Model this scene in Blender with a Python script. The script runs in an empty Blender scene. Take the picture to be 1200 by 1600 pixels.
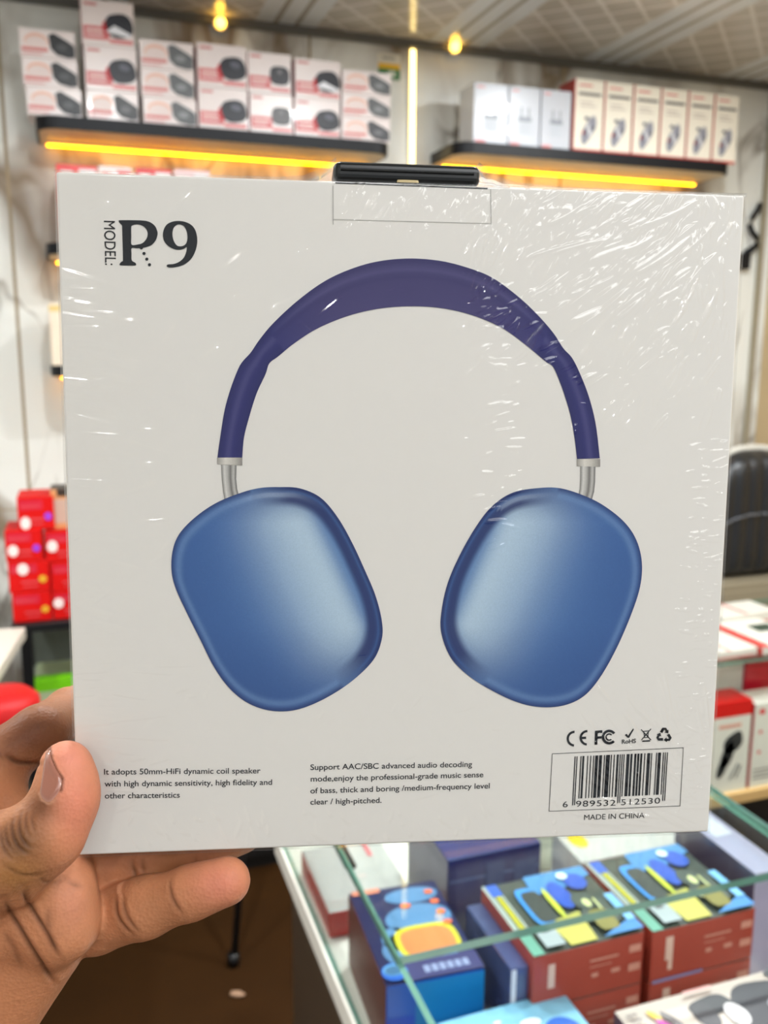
import bpy, bmesh, math, random
import numpy as np
from mathutils import Vector, Matrix
from mathutils.bvhtree import BVHTree

random.seed(7)
RNG = np.random.default_rng(11)
S = bpy.context.scene
COL = S.collection

# ------------------------------------------------------------------ camera
FPX = 1400.0
YAW, PITCH, ROLL = math.radians(19), math.radians(10.65), math.radians(0.3)
CAM = Vector((0, 0, 1.5))
FW = Vector((math.sin(YAW) * math.cos(PITCH), math.cos(YAW) * math.cos(PITCH), -math.sin(PITCH)))
RT0 = Vector((math.cos(YAW), -math.sin(YAW), 0))
UP0 = RT0.cross(FW)
RT = RT0 * math.cos(ROLL) + UP0 * math.sin(ROLL)
UP = UP0 * math.cos(ROLL) - RT0 * math.sin(ROLL)
cd = bpy.data.cameras.new('camera')
cam = bpy.data.objects.new('camera', cd)
COL.objects.link(cam)
M3 = Matrix((RT, UP, -FW)).transposed()
cam.matrix_world = Matrix.Translation(CAM) @ M3.to_4x4()
cd.sensor_fit = 'HORIZONTAL'
cd.sensor_width = 36
cd.lens = FPX / 1200 * 36
cd.clip_start = 0.01
cd.dof.use_dof = True
cd.dof.focus_distance = 0.256
cd.dof.aperture_fstop = cd.lens / 1.9          # about 1.9 mm of aperture
S.camera = cam

# ------------------------------------------------------------------ light and exposure
w = bpy.data.worlds.new('world')
S.world = w
w.use_nodes = True
w.node_tree.nodes['Background'].inputs[0].default_value = (0.92, 0.96, 1.0, 1)
w.node_tree.nodes['Background'].inputs[1].default_value = 0.42
S.view_settings.view_transform = 'Standard'
S.view_settings.look = 'None'
S.view_settings.gamma = 1
S.view_settings.exposure = 0.27
DOWNLIGHT_FILL_EMIT = 170.0
DOWNLIGHT_FILL_WATT = 11.0
AMBER_EMIT = 10.0
FILL_PANEL_EMIT = 6.6


def area(name, loc, size, watt, color=(1, 1, 1), rot=(0, 0, 0), size_y=None):
    l = bpy.data.lights.new(name, 'AREA')
    l.energy = watt
    l.color = color
    l.shape = 'RECTANGLE' if size_y else 'DISK'
    l.size = size
    if size_y:
        l.size_y = size_y
    o = bpy.data.objects.new(name, l)
    o.location = loc
    o.rotation_euler = rot
    COL.objects.link(o)
    return o


# ------------------------------------------------------------------ helpers
def ray(px, py):
    return FW + RT * ((px - 600) / FPX) - UP * ((py - 800) / FPX)


def pt(px, py, z):
    return CAM + ray(px, py) * z


def onY(px, py, Y):
    r = ray(px, py)
    return CAM + r * (Y / r.y)


def onZ(px, py, Z):
    r = ray(px, py)
    return CAM + r * ((Z - CAM.z) / r.z)


def lin(c):
    out = []
    for v in c[:3]:
        v /= 255.0
        out.append(v / 12.92 if v <= 0.04045 else ((v + 0.055) / 1.055) ** 2.4)
    return tuple(out) + (1.0,)


_m = {}


def mat(name, rgb, rough=0.5, metal=0.0, emit=0.0, coat=0.0, noise=0.05, scale=30, bump=0.0, spec=0.5):
    if name in _m:
        return _m[name]
    m = bpy.data.materials.new(name)
    m.use_nodes = True
    nt = m.node_tree
    b = nt.nodes['Principled BSDF']
    b.inputs['Roughness'].default_value = rough
    b.inputs['Metallic'].default_value = metal
    b.inputs['Coat Weight'].default_value = coat
    b.inputs['Coat Roughness'].default_value = 0.04
    b.inputs['Specular IOR Level'].default_value = spec
    c = lin(rgb)
    tc = nt.nodes.new('ShaderNodeTexCoord')
    nz = nt.nodes.new('ShaderNodeTexNoise')
    nz.inputs['Scale'].default_value = scale
    nz.inputs['Detail'].default_value = 3
    nt.links.new(tc.outputs['Object'], nz.inputs['Vector'])
    mx = nt.nodes.new('ShaderNodeMix')
    mx.data_type = 'RGBA'
    mx.inputs[6].default_value = tuple(v * (1 - noise) for v in c[:3]) + (1,)
    mx.inputs[7].default_value = tuple(min(1, v * (1 + noise)) for v in c[:3]) + (1,)
    nt.links.new(nz.outputs['Fac'], mx.inputs[0])
    nt.links.new(mx.outputs[2], b.inputs['Base Color'])
    if emit:
        b.inputs['Emission Color'].default_value = c
        b.inputs['Emission Strength'].default_value = emit
    if bump:
        bp = nt.nodes.new('ShaderNodeBump')
        bp.inputs['Strength'].default_value = bump
        bp.inputs['Distance'].default_value = 0.001
        nt.links.new(nz.outputs['Fac'], bp.inputs['Height'])
        nt.links.new(bp.outputs[0], b.inputs['Normal'])
    _m[name] = m
    return m


def ink(rgb, rough=0.45):
    return mat('ink_%d_%d_%d_%d' % (*[int(v) for v in rgb], int(rough * 100)), rgb, rough, noise=0.04, scale=60)


def attr_mat(name, rough=0.45, coat=0.0, grain=0.0, scale=900, spec=0.5):
    m = bpy.data.materials.new(name)
    m.use_nodes = True
    nt = m.node_tree
    b = nt.nodes['Principled BSDF']
    b.inputs['Roughness'].default_value = rough
    b.inputs['Coat Weight'].default_value = coat
    b.inputs['Specular IOR Level'].default_value = spec
    a = nt.nodes.new('ShaderNodeAttribute')
    a.attribute_name = 'point_colour'
    tc = nt.nodes.new('ShaderNodeTexCoord')
    nz = nt.nodes.new('ShaderNodeTexNoise')
    nz.inputs['Scale'].default_value = scale
    nt.links.new(tc.outputs['Object'], nz.inputs['Vector'])
    mr = nt.nodes.new('ShaderNodeMapRange')
    mr.inputs['To Min'].default_value = 1 - grain
    mr.inputs['To Max'].default_value = 1 + grain
    nt.links.new(nz.outputs['Fac'], mr.inputs['Value'])
    vm = nt.nodes.new('ShaderNodeVectorMath')
    vm.operation = 'SCALE'
    nt.links.new(a.outputs['Color'], vm.inputs[0])
    nt.links.new(mr.outputs[0], vm.inputs['Scale'])
    nt.links.new(vm.outputs[0], b.inputs['Base Color'])
    return m


def link(name, me, m=None, parent=None, smooth=False):
    o = bpy.data.objects.new(name, me)
    COL.objects.link(o)
    if m is not None:
        for x in (m if isinstance(m, (list, tuple)) else [m]):
            me.materials.append(x)
    if parent is not None:
        o.parent = parent
    if smooth:
        me.polygons.foreach_set('use_smooth', [True] * len(me.polygons))
    return o


def mesh(name, verts, faces, m=None, parent=None, smooth=False):
    me = bpy.data.meshes.new(name)
    me.from_pydata([tuple(v) for v in verts], [], faces)
    me.update()
    return link(name, me, m, parent, smooth)


def bmobj(name, bm, m=None, parent=None, smooth=False):
    me = bpy.data.meshes.new(name)
    bm.normal_update()
    bm.to_mesh(me)
    bm.free()
    return link(name, me, m, parent, smooth)


def add_box(bm, lo, hi, bevel=0.0, seg=2, mi=0):
    r = bmesh.ops.create_cube(bm, size=1)
    vs = r['verts']
    for v in vs:
        v.co = Vector([(lo[i] + hi[i]) / 2 + v.co[i] * (hi[i] - lo[i]) for i in range(3)])
    fs = set(f for v in vs for f in v.link_faces)
    for f in fs:
        f.material_index = mi
    if bevel:
        es = list(set(e for v in vs for e in v.link_edges))
        bmesh.ops.bevel(bm, geom=es, offset=bevel, segments=seg, profile=0.5, affect='EDGES')


def box(name, lo, hi, m, parent=None, bevel=0.0, seg=2):
    bm = bmesh.new()
    add_box(bm, lo, hi, bevel, seg)
    return bmobj(name, bm, m, parent, smooth=False)


def add_tube(bm, pts, rad, n=10, cap=True):
    pts = [Vector(p) for p in pts]
    rings = []
    for i, p in enumerate(pts):
        t = (pts[min(i + 1, len(pts) - 1)] - pts[max(i - 1, 0)]).normalized()
        a = t.orthogonal().normalized() if abs(t.z) > 0.99 else t.cross(Vector((0, 0, 1))).normalized()
        b = t.cross(a)
        r = rad[i] if isinstance(rad, (list, tuple)) else rad
        rings.append([bm.verts.new(p + (a * math.cos(k * 2 * math.pi / n) + b * math.sin(k * 2 * math.pi / n)) * r) for k in range(n)])
    for i in range(len(rings) - 1):
        for k in range(n):
            bm.faces.new((rings[i][k], rings[i][(k + 1) % n], rings[i + 1][(k + 1) % n], rings[i + 1][k]))
    if cap:
        bm.faces.new(rings[0][::-1])
        bm.faces.new(rings[-1])


def add_lathe(bm, prof, c=(0, 0, 0), n=40):
    rings = []
    for r, z in prof:
        rings.append([bm.verts.new((c[0] + r * math.cos(k * 2 * math.pi / n), c[1] + r * math.sin(k * 2 * math.pi / n), c[2] + z)) for k in range(n)])
    for i in range(len(rings) - 1):
        for k in range(n):
            bm.faces.new((rings[i][k], rings[i][(k + 1) % n], rings[i + 1][(k + 1) % n], rings[i + 1][k]))
    bm.faces.new(rings[0][::-1])
    bm.faces.new(rings[-1])
    bmesh.ops.recalc_face_normals(bm, faces=bm.faces[:])


def tag(o, label, cat, group=None):
    o['label'] = label
    o['category'] = cat
    if group:
        o['group'] = group
    return o


def empty(name, label, cat, loc=(0, 0, 0), rotz=0.0, group=None):
    o = bpy.data.objects.new(name, None)
    o.empty_display_size = 0.05
    COL.objects.link(o)
    o.location = loc
    o.rotation_euler = (0, 0, rotz)
    return tag(o, label, cat, group)


def struct(o):
    o['kind'] = 'structure'
    return o


# --------------------------------------------------------- prints on carton faces
def R(u0, v0, u1, v1):
    return [(u0, v0), (u1, v0), (u1, v1), (u0, v1)]


def EL(cu, cv, ru, rv, n=28, rot=0.0, sq=2.0):
    out = []
    for k in range(n):
        a = 2 * math.pi * k / n
        c, s = math.cos(a), math.sin(a)
        x = ru * math.copysign(abs(c) ** (2 / sq), c)
        y = rv * math.copysign(abs(s) ** (2 / sq), s)
        out.append((cu + x * math.cos(rot) - y * math.sin(rot), cv + x * math.sin(rot) + y * math.cos(rot)))
    return out


class Carton:
    """A cardboard box: Empty at its base, bevelled body, flat prints on its faces."""

    def __init__(s, name, label, cat, loc, size, rotz=0.0, mats=None, group=None, bevel=0.0015):
        s.w, s.d, s.h = size
        s.e = empty(name, label, cat, loc, rotz, group)
        s.k = {}
        mats = mats or {}
        base = mats.get('*', ink((225, 222, 215)))
        ml = [base]
        bm = bmesh.new()
        add_box(bm, (-s.w / 2, -s.d / 2, 0), (s.w / 2, s.d / 2, s.h), bevel, 2)
        for key, nrm in (('F', (0, -1, 0)), ('T', (0, 0, 1)), ('L', (-1, 0, 0)), ('R', (1, 0, 0))):
            if key in mats:
                ml.append(mats[key])
                bm.normal_update()
                for f in bm.faces:
                    if f.normal.dot(Vector(nrm)) > 0.9:
                        f.material_index = len(ml) - 1
        s.body = bmobj('carton', bm, ml, s.e)

    def put(s, face, name, rgb, shapes, rough=0.4, m=None):
        k = s.k[face] = s.k.get(face, 0) + 1
        e = 0.00035 * k
        vs, fs = [], []
        for sh in shapes:
            i0 = len(vs)
            for u, v in sh:
                if face == 'F':
                    p = ((u - .5) * s.w, -s.d / 2 - e, v * s.h)
                elif face == 'T':
                    p = ((u - .5) * s.w, (v - .5) * s.d, s.h + e)
                elif face == 'L':
                    p = (-s.w / 2 - e, (.5 - u) * s.d, v * s.h)
                else:
                    p = (s.w / 2 + e, (u - .5) * s.d, v * s.h)
                vs.append(p)
            fs.append(list(range(i0, len(vs))))
        return mesh(name, vs, fs, m or ink(rgb, rough), s.e)


def carton_top(name, label, cat, FL, FR, BL, zt, zb, mats, group=None):
    """Carton whose top face has these photo corners at height zt."""
    a, b, c = onZ(*FL, zt), onZ(*FR, zt), onZ(*BL, zt)
    u = (b - a)
    u.z = 0
    wd = u.length
    rz = math.atan2(u.y, u.x)
    dv = Vector((-math.sin(rz), math.cos(rz), 0))
    dp = (c - a).dot(dv)
    ctr = a + u / 2 + dv * dp / 2
    return Carton(name, label, cat, (ctr.x, ctr.y, zb), (wd, dp, zt - zb), rz, mats, group)


# ================================================================== THE ROOM
WY, CZ = 2.6, 2.352
X0, X1, YB = -1.1, 2.30, -2.2


def marble():
    m = bpy.data.materials.new('marble_tile')
    m.use_nodes = True
    nt = m.node_tree
    N, L = nt.nodes, nt.links
    b = N['Principled BSDF']
    b.inputs['Roughness'].default_value = 0.22
    tc = N.new('ShaderNodeTexCoord')

    def veins(scale, rot, width, dist, sx=1.0):
        mp = N.new('ShaderNodeMapping')
        mp.inputs['Scale'].default_value = (sx, 1, 0.55)
        mp.inputs['Rotation'].default_value = (0, rot, 0)
        mp.inputs['Location'].default_value = (3.1 * scale, 0, 1.7)
        L.new(tc.outputs['Object'], mp.inputs[0])
        n = N.new('ShaderNodeTexNoise')
        n.inputs['Scale'].default_value = scale
        n.inputs['Detail'].default_value = 4
        n.inputs['Distortion'].default_value = dist
        L.new(mp.outputs[0], n.inputs['Vector'])
        s = N.new('ShaderNodeMath'); s.operation = 'SUBTRACT'; s.inputs[1].default_value = 0.5
        L.new(n.outputs['Fac'], s.inputs[0])
        a = N.new('ShaderNodeMath'); a.operation = 'ABSOLUTE'
        L.new(s.outputs[0], a.inputs[0])
        r = N.new('ShaderNodeMapRange'); r.inputs['From Max'].default_value = width
        r.inputs['To Min'].default_value = 1; r.inputs['To Max'].default_value = 0
        L.new(a.outputs[0], r.inputs['Value'])
        n2 = N.new('ShaderNodeTexNoise'); n2.inputs['Scale'].default_value = scale * 1.1
        L.new(tc.outputs['Object'], n2.inputs['Vector'])
        r2 = N.new('ShaderNodeMapRange'); r2.inputs['From Min'].default_value = 0.40; r2.inputs["From Max"].default_value = 0.56
        L.new(n2.outputs['Fac'], r2.inputs['Value'])
        mu = N.new('ShaderNodeMath'); mu.operation = 'MULTIPLY'
        L.new(r.outputs[0], mu.inputs[0]); L.new(r2.outputs[0], mu.inputs[1])
        return mu.outputs[0]

    base, vein1, vein2, grout = lin((226, 226, 220)), lin((128, 110, 88)), lin((140, 132, 122)), lin((150, 132, 102))
    m1 = N.new('ShaderNodeMix'); m1.data_type = 'RGBA'
    m1.inputs[6].default_value = base; m1.inputs[7].default_value = vein1
    L.new(veins(2.2, 0.5, 0.07, 0.8), m1.inputs[0])
    m2 = N.new('ShaderNodeMix'); m2.data_type = 'RGBA'
    m2.inputs[7].default_value = vein2
    L.new(m1.outputs[2], m2.inputs[6])
    L.new(veins(2.6, -0.7, 0.02, 0.9), m2.inputs[0])
    # tile joints: vertical every 0.6 m from x = -0.13, horizontal every 1.2 m
    sp = N.new('ShaderNodeSeparateXYZ')
    L.new(tc.outputs['Object'], sp.inputs[0])

    def joint(out, off, per, wdt):
        a = N.new('ShaderNodeMath'); a.inputs[1].default_value = off
        L.new(out, a.inputs[0])
        q = N.new('ShaderNodeMath'); q.operation = 'PINGPONG'; q.inputs[1].default_value = per / 2
        L.new(a.outputs[0], q.inputs[0])
        c = N.new('ShaderNodeMath'); c.operation = 'LESS_THAN'; c.inputs[1].default_value = wdt
        L.new(q.outputs[0], c.inputs[0])
        return c.outputs[0]
    mxj = N.new('ShaderNodeMath'); mxj.operation = 'MAXIMUM'
    L.new(joint(sp.outputs[0], 0.13, 0.8, 0.004), mxj.inputs[0])
    L.new(joint(sp.outputs[2], 0.55, 1.6, 0.0015), mxj.inputs[1])
    m3 = N.new('ShaderNodeMix'); m3.data_type = 'RGBA'
    m3.inputs[7].default_value = grout
    L.new(m2.outputs[2], m3.inputs[6]); L.new(mxj.outputs[0], m3.inputs[0])
    L.new(m3.outputs[2], b.inputs['Base Color'])
    return m


def ceiling_mat():
    m = bpy.data.materials.new('pvc_ceiling_panel')
    m.use_nodes = True
    nt = m.node_tree
    N, L = nt.nodes, nt.links
    b = N['Principled BSDF']
    b.inputs['Roughness'].default_value = 0.16
    tc = N.new('ShaderNodeTexCoord')
    sp = N.new('ShaderNodeSeparateXYZ')
    L.new(tc.outputs['Object'], sp.inputs[0])
    ax = N.new('ShaderNodeMath'); ax.inputs[1].default_value = -1.10
    L.new(sp.outputs[0], ax.inputs[0])
    pp = N.new('ShaderNodeMath'); pp.operation = 'PINGPONG'; pp.inputs[1].default_value = 0.25
    L.new(ax.outputs[0], pp.inputs[0])

    def band(lo, hi):
        g = N.new('ShaderNodeMath'); g.operation = 'GREATER_THAN'; g.inputs[1].default_value = lo
        l = N.new('ShaderNodeMath'); l.operation = 'LESS_THAN'; l.inputs[1].default_value = hi
        L.new(pp.outputs[0], g.inputs[0]); L.new(pp.outputs[0], l.inputs[0])
        k = N.new('ShaderNodeMath'); k.operation = 'MULTIPLY'
        L.new(g.outputs[0], k.inputs[0]); L.new(l.outputs[0], k.inputs[1])
        return k.outputs[0]
    mp = N.new('ShaderNodeMapping')
    mp.inputs['Rotation'].default_value = (0, 0, math.radians(45))
    L.new(tc.outputs['Object'], mp.inputs[0])
    br = N.new('ShaderNodeTexBrick')
    br.offset = 0.0
    br.inputs['Scale'].default_value = 1.0
    br.inputs['Brick Width'].default_value = 0.085
    br.inputs['Row Height'].default_value = 0.085
    br.inputs['Mortar Size'].default_value = 0.006
    br.inputs['Color1'].default_value = lin((196, 190, 184))
    br.inputs['Color2'].default_value = lin((190, 184, 176))
    br.inputs['Mortar'].default_value = lin((226, 224, 220))
    L.new(mp.outputs[0], br.inputs['Vector'])
    base = lin((222, 228, 234))
    m1 = N.new('ShaderNodeMix'); m1.data_type = 'RGBA'
    m1.inputs[6].default_value = base
    L.new(br.outputs['Color'], m1.inputs[7]); L.new(band(0.085, 0.26), m1.inputs[0])
    m2 = N.new('ShaderNodeMix'); m2.data_type = 'RGBA'
    m2.inputs[7].default_value = lin((166, 160, 152))
    L.new(m1.outputs[2], m2.inputs[6]); L.new(band(0.022, 0.036), m2.inputs[0])
    L.new(m2.outputs[2], b.inputs['Base Color'])
    return m


MARBLE = marble()
struct(box('wall_back', (X0, WY, 0), (X1, WY + 0.1, CZ), MARBLE))
struct(box('wall_left', (X0 - 0.1, YB, 0), (X0, WY + 0.1, CZ), MARBLE))
WOODTAN = mat('tan_wall', (196, 172, 132), 0.45, noise=0.08, scale=4)
struct(box('wall_right', (X1, YB, 0), (X1 + 0.1, WY + 0.1, CZ), WOODTAN))
struct(box('floor', (X0 - 0.1, YB, -0.1), (X1 + 0.1, WY + 0.1, 0), mat('brown_floor', (54, 31, 6), 0.65, spec=0.15, noise=0.3, scale=5)))
struct(box('ceiling', (X0 - 0.1, YB, CZ), (X1 + 0.1, WY + 0.1, CZ + 0.1), ceiling_mat()))
struct(box('trim_1', (X0, WY - 0.018, CZ - 0.02), (X1, WY, CZ), mat('cornice_grey', (96, 94, 90), 0.4)))
struct(box('baseboard_back', (X0, WY - 0.02, 0), (X1, WY, 0.16), mat('plinth_black', (22, 20, 19), 0.4)))
struct(box('trim_2', (X1 - 0.055, WY - 0.012, 0), (X1 - 0.04, WY, CZ - 0.02), mat('joint_strip', (150, 142, 122), 0.4)))

# ------------------------------------------------------------------ ceiling downlights out of frame: first seen in a reflection, others added as fill
LAMP_WHITE = mat('lamp_white', (255, 252, 244), 0.5, emit=DOWNLIGHT_FILL_EMIT, noise=0)
RIM = mat('lamp_rim', (225, 225, 225), 0.3)
rs = ray(778, 160)
p0 = onY(778, 160, 2.4)
tt = (CZ - p0.z) / rs.z
spot_xy = (p0.x + rs.x * tt, p0.y - rs.y * tt)
dl = [(spot_xy, 'round ceiling downlight nearest the back wall, above the right shelf'),
      ((0.15, 1.25), 'added round ceiling fill light in front of the left shelf'),
      ((0.80, 1.35), 'added round ceiling fill light in front of the upright light strip'),
      ((2.05, 0.75), 'added round ceiling fill light near the right wall'),
      ((-0.75, 1.1), 'added round ceiling fill light near the left wall'),
      ((1.75, -0.35), 'added round ceiling fill light far right behind the counter'),
      ((0.75, -1.0), 'added round ceiling fill light behind the box, middle of the shop'),
      ((-0.65, -1.2), 'added round ceiling fill light at the left shop front'),
      ((1.35, -1.55), 'added round ceiling fill light at the right shop front')]
for (x, y), lab in dl:
    e = empty('downlight_and_fill', lab, 'ceiling light', (x, y, CZ), 0, 'white ceiling downlights')
    bm = bmesh.new()
    add_lathe(bm, [(0.050, 0), (0.062, 0), (0.062, -0.008), (0.050, -0.010)], n=32)
    bmobj('rim', bm, RIM, e)
    bm = bmesh.new()
    add_lathe(bm, [(0.001, -0.0105), (0.047, -0.0105), (0.047, -0.004), (0.001, -0.004)], n=32)
    bmobj('diffuser', bm, LAMP_WHITE, e)
    area('downlight_and_fill_beam', (x, y, CZ - 0.02), 0.09, DOWNLIGHT_FILL_WATT * (1.0 if y > 0.5 else 0.12), (0.88, 0.95, 1.0))

# four unseen fill panels added above and behind the camera for film highlights
FILL_PANEL = mat('fill_panel_glow', (250, 252, 255), 0.5, emit=FILL_PANEL_EMIT, noise=0)
for x, y, lab in ((0.25, -0.55, 'added square white fill panel, near left'), (1.25, -0.55, 'added square white fill panel, near right'),
                  (0.25, -1.45, 'added square white fill panel, far left'), (1.25, -1.45, 'added square white fill panel, far right')):
    e = empty('fill_panel', lab, 'ceiling light', (x, y, CZ), 0, 'added square fill panels')
    box('frame', (-0.31, -0.31, -0.014), (0.31, 0.31, 0), RIM, e, 0.003)
    box('diffuser', (-0.295, -0.295, -0.017), (0.295, 0.295, -0.0142), FILL_PANEL, e)

# small warm spots on the cornice
AMBER_SPOT = mat('amber_spot', (255, 196, 70), 0.4, emit=9, noise=0)
for (px, py), lab in (((345, 35), 'small warm spot lamp on the cornice above the left shelf'),
                      ((712, 73), 'small warm spot lamp on the cornice beside the upright light strip')):
    p = onY(px, py, WY - 0.03)
    e = empty('spot_lamp', lab, 'spot lamp', (p.x, p.y, p.z), 0, 'warm spot lamps on the cornice')
    bm = bmesh.new()
    bmesh.ops.create_uvsphere(bm, u_segments=18, v_segments=12, radius=0.0125)
    bmobj('bulb', bm, AMBER_SPOT, e, True)
    bm = bmesh.new()
    add_tube(bm, [(0, 0.008, 0), (0, 0.013, 0)], 0.017, 18)
    bmobj('rim', bm, RIM, e)

# ------------------------------------------------------------------ upright light strip on the wall
e = empty('light_strip', 'thin upright warm white light strip running up the marble wall', 'light strip', (0.973, WY, 0.9))
box('strip_channel', (-0.010, -0.006, 0), (0.010, 0, CZ - 0.021 - 0.9), mat('channel', (214, 196, 140), 0.4), e)
box('strip_diffuser', (-0.0065, -0.010, 0.002), (0.0065, -0.0062, CZ - 0.024 - 0.9), mat('strip_glow', (255, 222, 140), 0.4, emit=4.5, noise=0), e)

# ------------------------------------------------------------------ wall shelves with amber under-light
BLACK = mat('shelf_black', (9, 11, 17), 0.5, spec=0.3)
AMBER = mat('amber_strip', (255, 172, 8), 0.5, emit=AMBER_EMIT, noise=0)


def wall_shelf(xa, xb, zt, th, label, led=True):
    yf = 2.4
    e = empty('wall_shelf', label, 'shelf', ((xa + xb) / 2, WY, zt - th))
    hw = (xb - xa) / 2
    r = 0.05
    prof = [(-hw, 0)]
    for k in range(7):
        a = math.pi + k * math.pi / 12
        prof.append((-hw + r + r * math.cos(a), yf - WY + r + r * math.sin(a)))
    for k in range(7):
        a = 1.5 * math.pi + k * math.pi / 12
        prof.append((hw - r + r * math.cos(a), yf - WY + r + r * math.sin(a)))
    prof.append((hw, 0))
    bm = bmesh.new()
    lo = [bm.verts.new((x, y, 0)) for x, y in prof]
    hi = [bm.verts.new((x, y, th)) for x, y in prof]
    bm.faces.new(lo[::-1]); bm.faces.new(hi)
    n = len(prof)
    for i in range(n):
        bm.faces.new((lo[i], lo[(i + 1) % n], hi[(i + 1) % n], hi[i]))
    bmesh.ops.recalc_face_normals(bm, faces=bm.faces[:])
    bmobj('board', bm, BLACK, e)
    # pale underside board so the amber light shows on it
    bm = bmesh.new()
    lo = [bm.verts.new((x * 0.985, y * 0.97, -0.0012)) for x, y in prof]
    hi = [bm.verts.new((x * 0.985, y * 0.97, -0.0002)) for x, y in prof]
    bm.faces.new(lo[::-1]); bm.faces.new(hi)
    for i in range(n):
        bm.faces.new((lo[i], lo[(i + 1) % n], hi[(i + 1) % n], hi[i]))
    bmesh.ops.recalc_face_normals(bm, faces=bm.faces[:])
    bmobj('underside', bm, mat('shelf_underside', (205, 186, 150), 0.5), e)
    L = empty('x', '', '') if False else None
    box('light_strip_holder', (-hw + 0.02, -0.046, -0.007), (hw - 0.02, -0.034, -0.0013), mat('holder', (210, 200, 180), 0.5), e)
    o = bmobj('led_strip', (lambda b: (add_box(b, (-hw + 0.022, -0.045, -0.0125), (hw - 0.022, -0.035, -0.0072), 0.002), b)[1])(bmesh.new()), AMBER, e)
    return e


wall_shelf(-0.052, 0.846, 2.030, 0.029, 'upper left black wall shelf holding the row of mouse boxes, amber light below')
wall_shelf(1.035, 1.962, 2.050, 0.030, 'upper right black wall shelf holding tall charger boxes, amber light below')
wall_shelf(-0.046, 0.80, 1.738, 0.026, 'middle left black wall shelf, its left end showing beside the white box')
wall_shelf(-0.052, 0.80, 1.441, 0.026, 'lowest left black wall shelf, its left end showing beside the white box')

# ------------------------------------------------------------------ mouse boxes on the upper left shelf
PINKWHITE = mat('glossy_white_carton', (230, 218, 216), 0.3, coat=0.25, noise=0.03)
cols = [  # px left, px right at the foot; list of (height px) from bottom; style
    (43, 130, [36, 36, 36], 'flat', 'first'),
    (136, 218, [38, 57, 57], 'mix', 'second'),
    (224, 308, [36, 37, 37], 'grey', 'third'),
    (310, 388, [56, 57], 'tall', 'fourth'),
    (390, 458, [54, 55], 'tall2', 'fifth'),
    (460, 532, [53, 54], 'tall', 'sixth'),
    (534, 610, [33, 33, 33], 'grey', 'seventh')]
ZS = 2.030
ordn = {3: ['bottom', 'middle', 'top'], 2: ['bottom', 'top']}
for ci, (xa, xb, hs, sty, nm) in enumerate(cols):
    fy = 2.412
    A, B = onY(xa, 190, fy), onY(xb, 190, fy)
    z = ZS
    for k, hp in enumerate(hs):
        tall = hp > 45
        h = (hp - 1) * 2.52 / FPX
        wd = (B.x - A.x) - 0.002
        dx = random.uniform(-0.003, 0.003) if k else 0
        if ci == 0:
            dx -= 0.004 * k
        lab = '%s mouse box, %s, %s in %s stack from left' % (
            'tall glossy white' if tall else 'flat glossy white',
            {'flat': 'black mouse picture', 'mix': 'dark mouse picture', 'grey': 'grey mouse picture',
             'tall': 'black and red mouse picture', 'tall2': 'small dark mouse picture'}[sty], ordn[len(hs)][k], nm)
        c = Carton('mouse_box', lab, 'box', ((A.x + B.x) / 2 + dx, fy + 0.055, z), (wd, 0.11, h), random.uniform(-0.015, 0.015) if k else 0,
                   {'*': PINKWHITE, 'L': mat('carton_side_red', (150, 40, 40), 0.3)} if tall else {'*': PINKWHITE}, 'mouse boxes on the upper left shelf')
        if tall:
            c.put('F', 'red_band', (206, 112, 112), [R(0.03, 0.12, 0.52, 0.42), R(0.52, 0.07, 0.97, 0.16)])
            c.put('F', 'lettering', (200, 120, 120), [R(0.06, 0.86, 0.3, 0.92)])
            c.put('F', 'lettering', (238, 225, 222), [R(0.08, 0.30, 0.46, 0.34), R(0.08, 0.2, 0.4, 0.23)])
            if sty == 'tall2':
                c.put('F', 'mouse_picture', (44, 42, 48) if k else (92, 90, 92), [EL(0.73, 0.46, 0.23, 0.23, sq=3)])
                c.put('F', 'mouse_wheel', (110, 108, 110), [EL(0.73, 0.55, 0.05, 0.06)])
            else:
                top2 = (sty == 'mix' and k == 2)
                c.put('F', 'mouse_glow', (190, 30, 36), [EL(0.49, 0.40, 0.10, 0.17)])
                c.put('F', 'mouse_picture', (22, 22, 32), [EL(0.72, 0.46, 0.26, 0.27, rot=0.2, sq=2.6)])
                if (ci == 5 and k == 1) or top2:
                    c.put('F', 'mouse_shine', (226, 226, 232), [[(0.45, 0.3), (0.9, 0.22), (0.93, 0.3), (0.62, 0.46)]])
                else:
                    c.put('F', 'mouse_shine', (80, 80, 92), [EL(0.76, 0.55, 0.11, 0.08, rot=-0.3)])
        else:
            g = {'flat': (28, 28, 30), 'mix': (52, 52, 54), 'grey': (92, 94, 96)}[sty]
            if ci == 6 and k == 0:
                g = (66, 66, 70)
            c.put('F', 'orange_arc', (228, 178, 158), [EL(0.3, 0.55, 0.22, 0.3)])
            c.put('F', 'arc_inner', (224, 206, 202), [EL(0.3, 0.5, 0.2, 0.24)])
            c.put('F', 'red_band', (208, 120, 116), [R(0.03, 0.22, 0.5, 0.34), R(0.03, 0.1, 0.4, 0.14)])
            c.put('F', 'mouse_picture', g, [[(0.52, 0.82), (0.62, 0.9), (0.9, 0.62), (0.985, 0.5), (0.985, 0.1), (0.86, 0.06), (0.66, 0.14), (0.55, 0.35)]])
            c.put('F', 'mouse_shine', tuple(min(255, v + 40) for v in g), [EL(0.75, 0.42, 0.1, 0.12)])
        z += h + 0.0006

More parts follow.
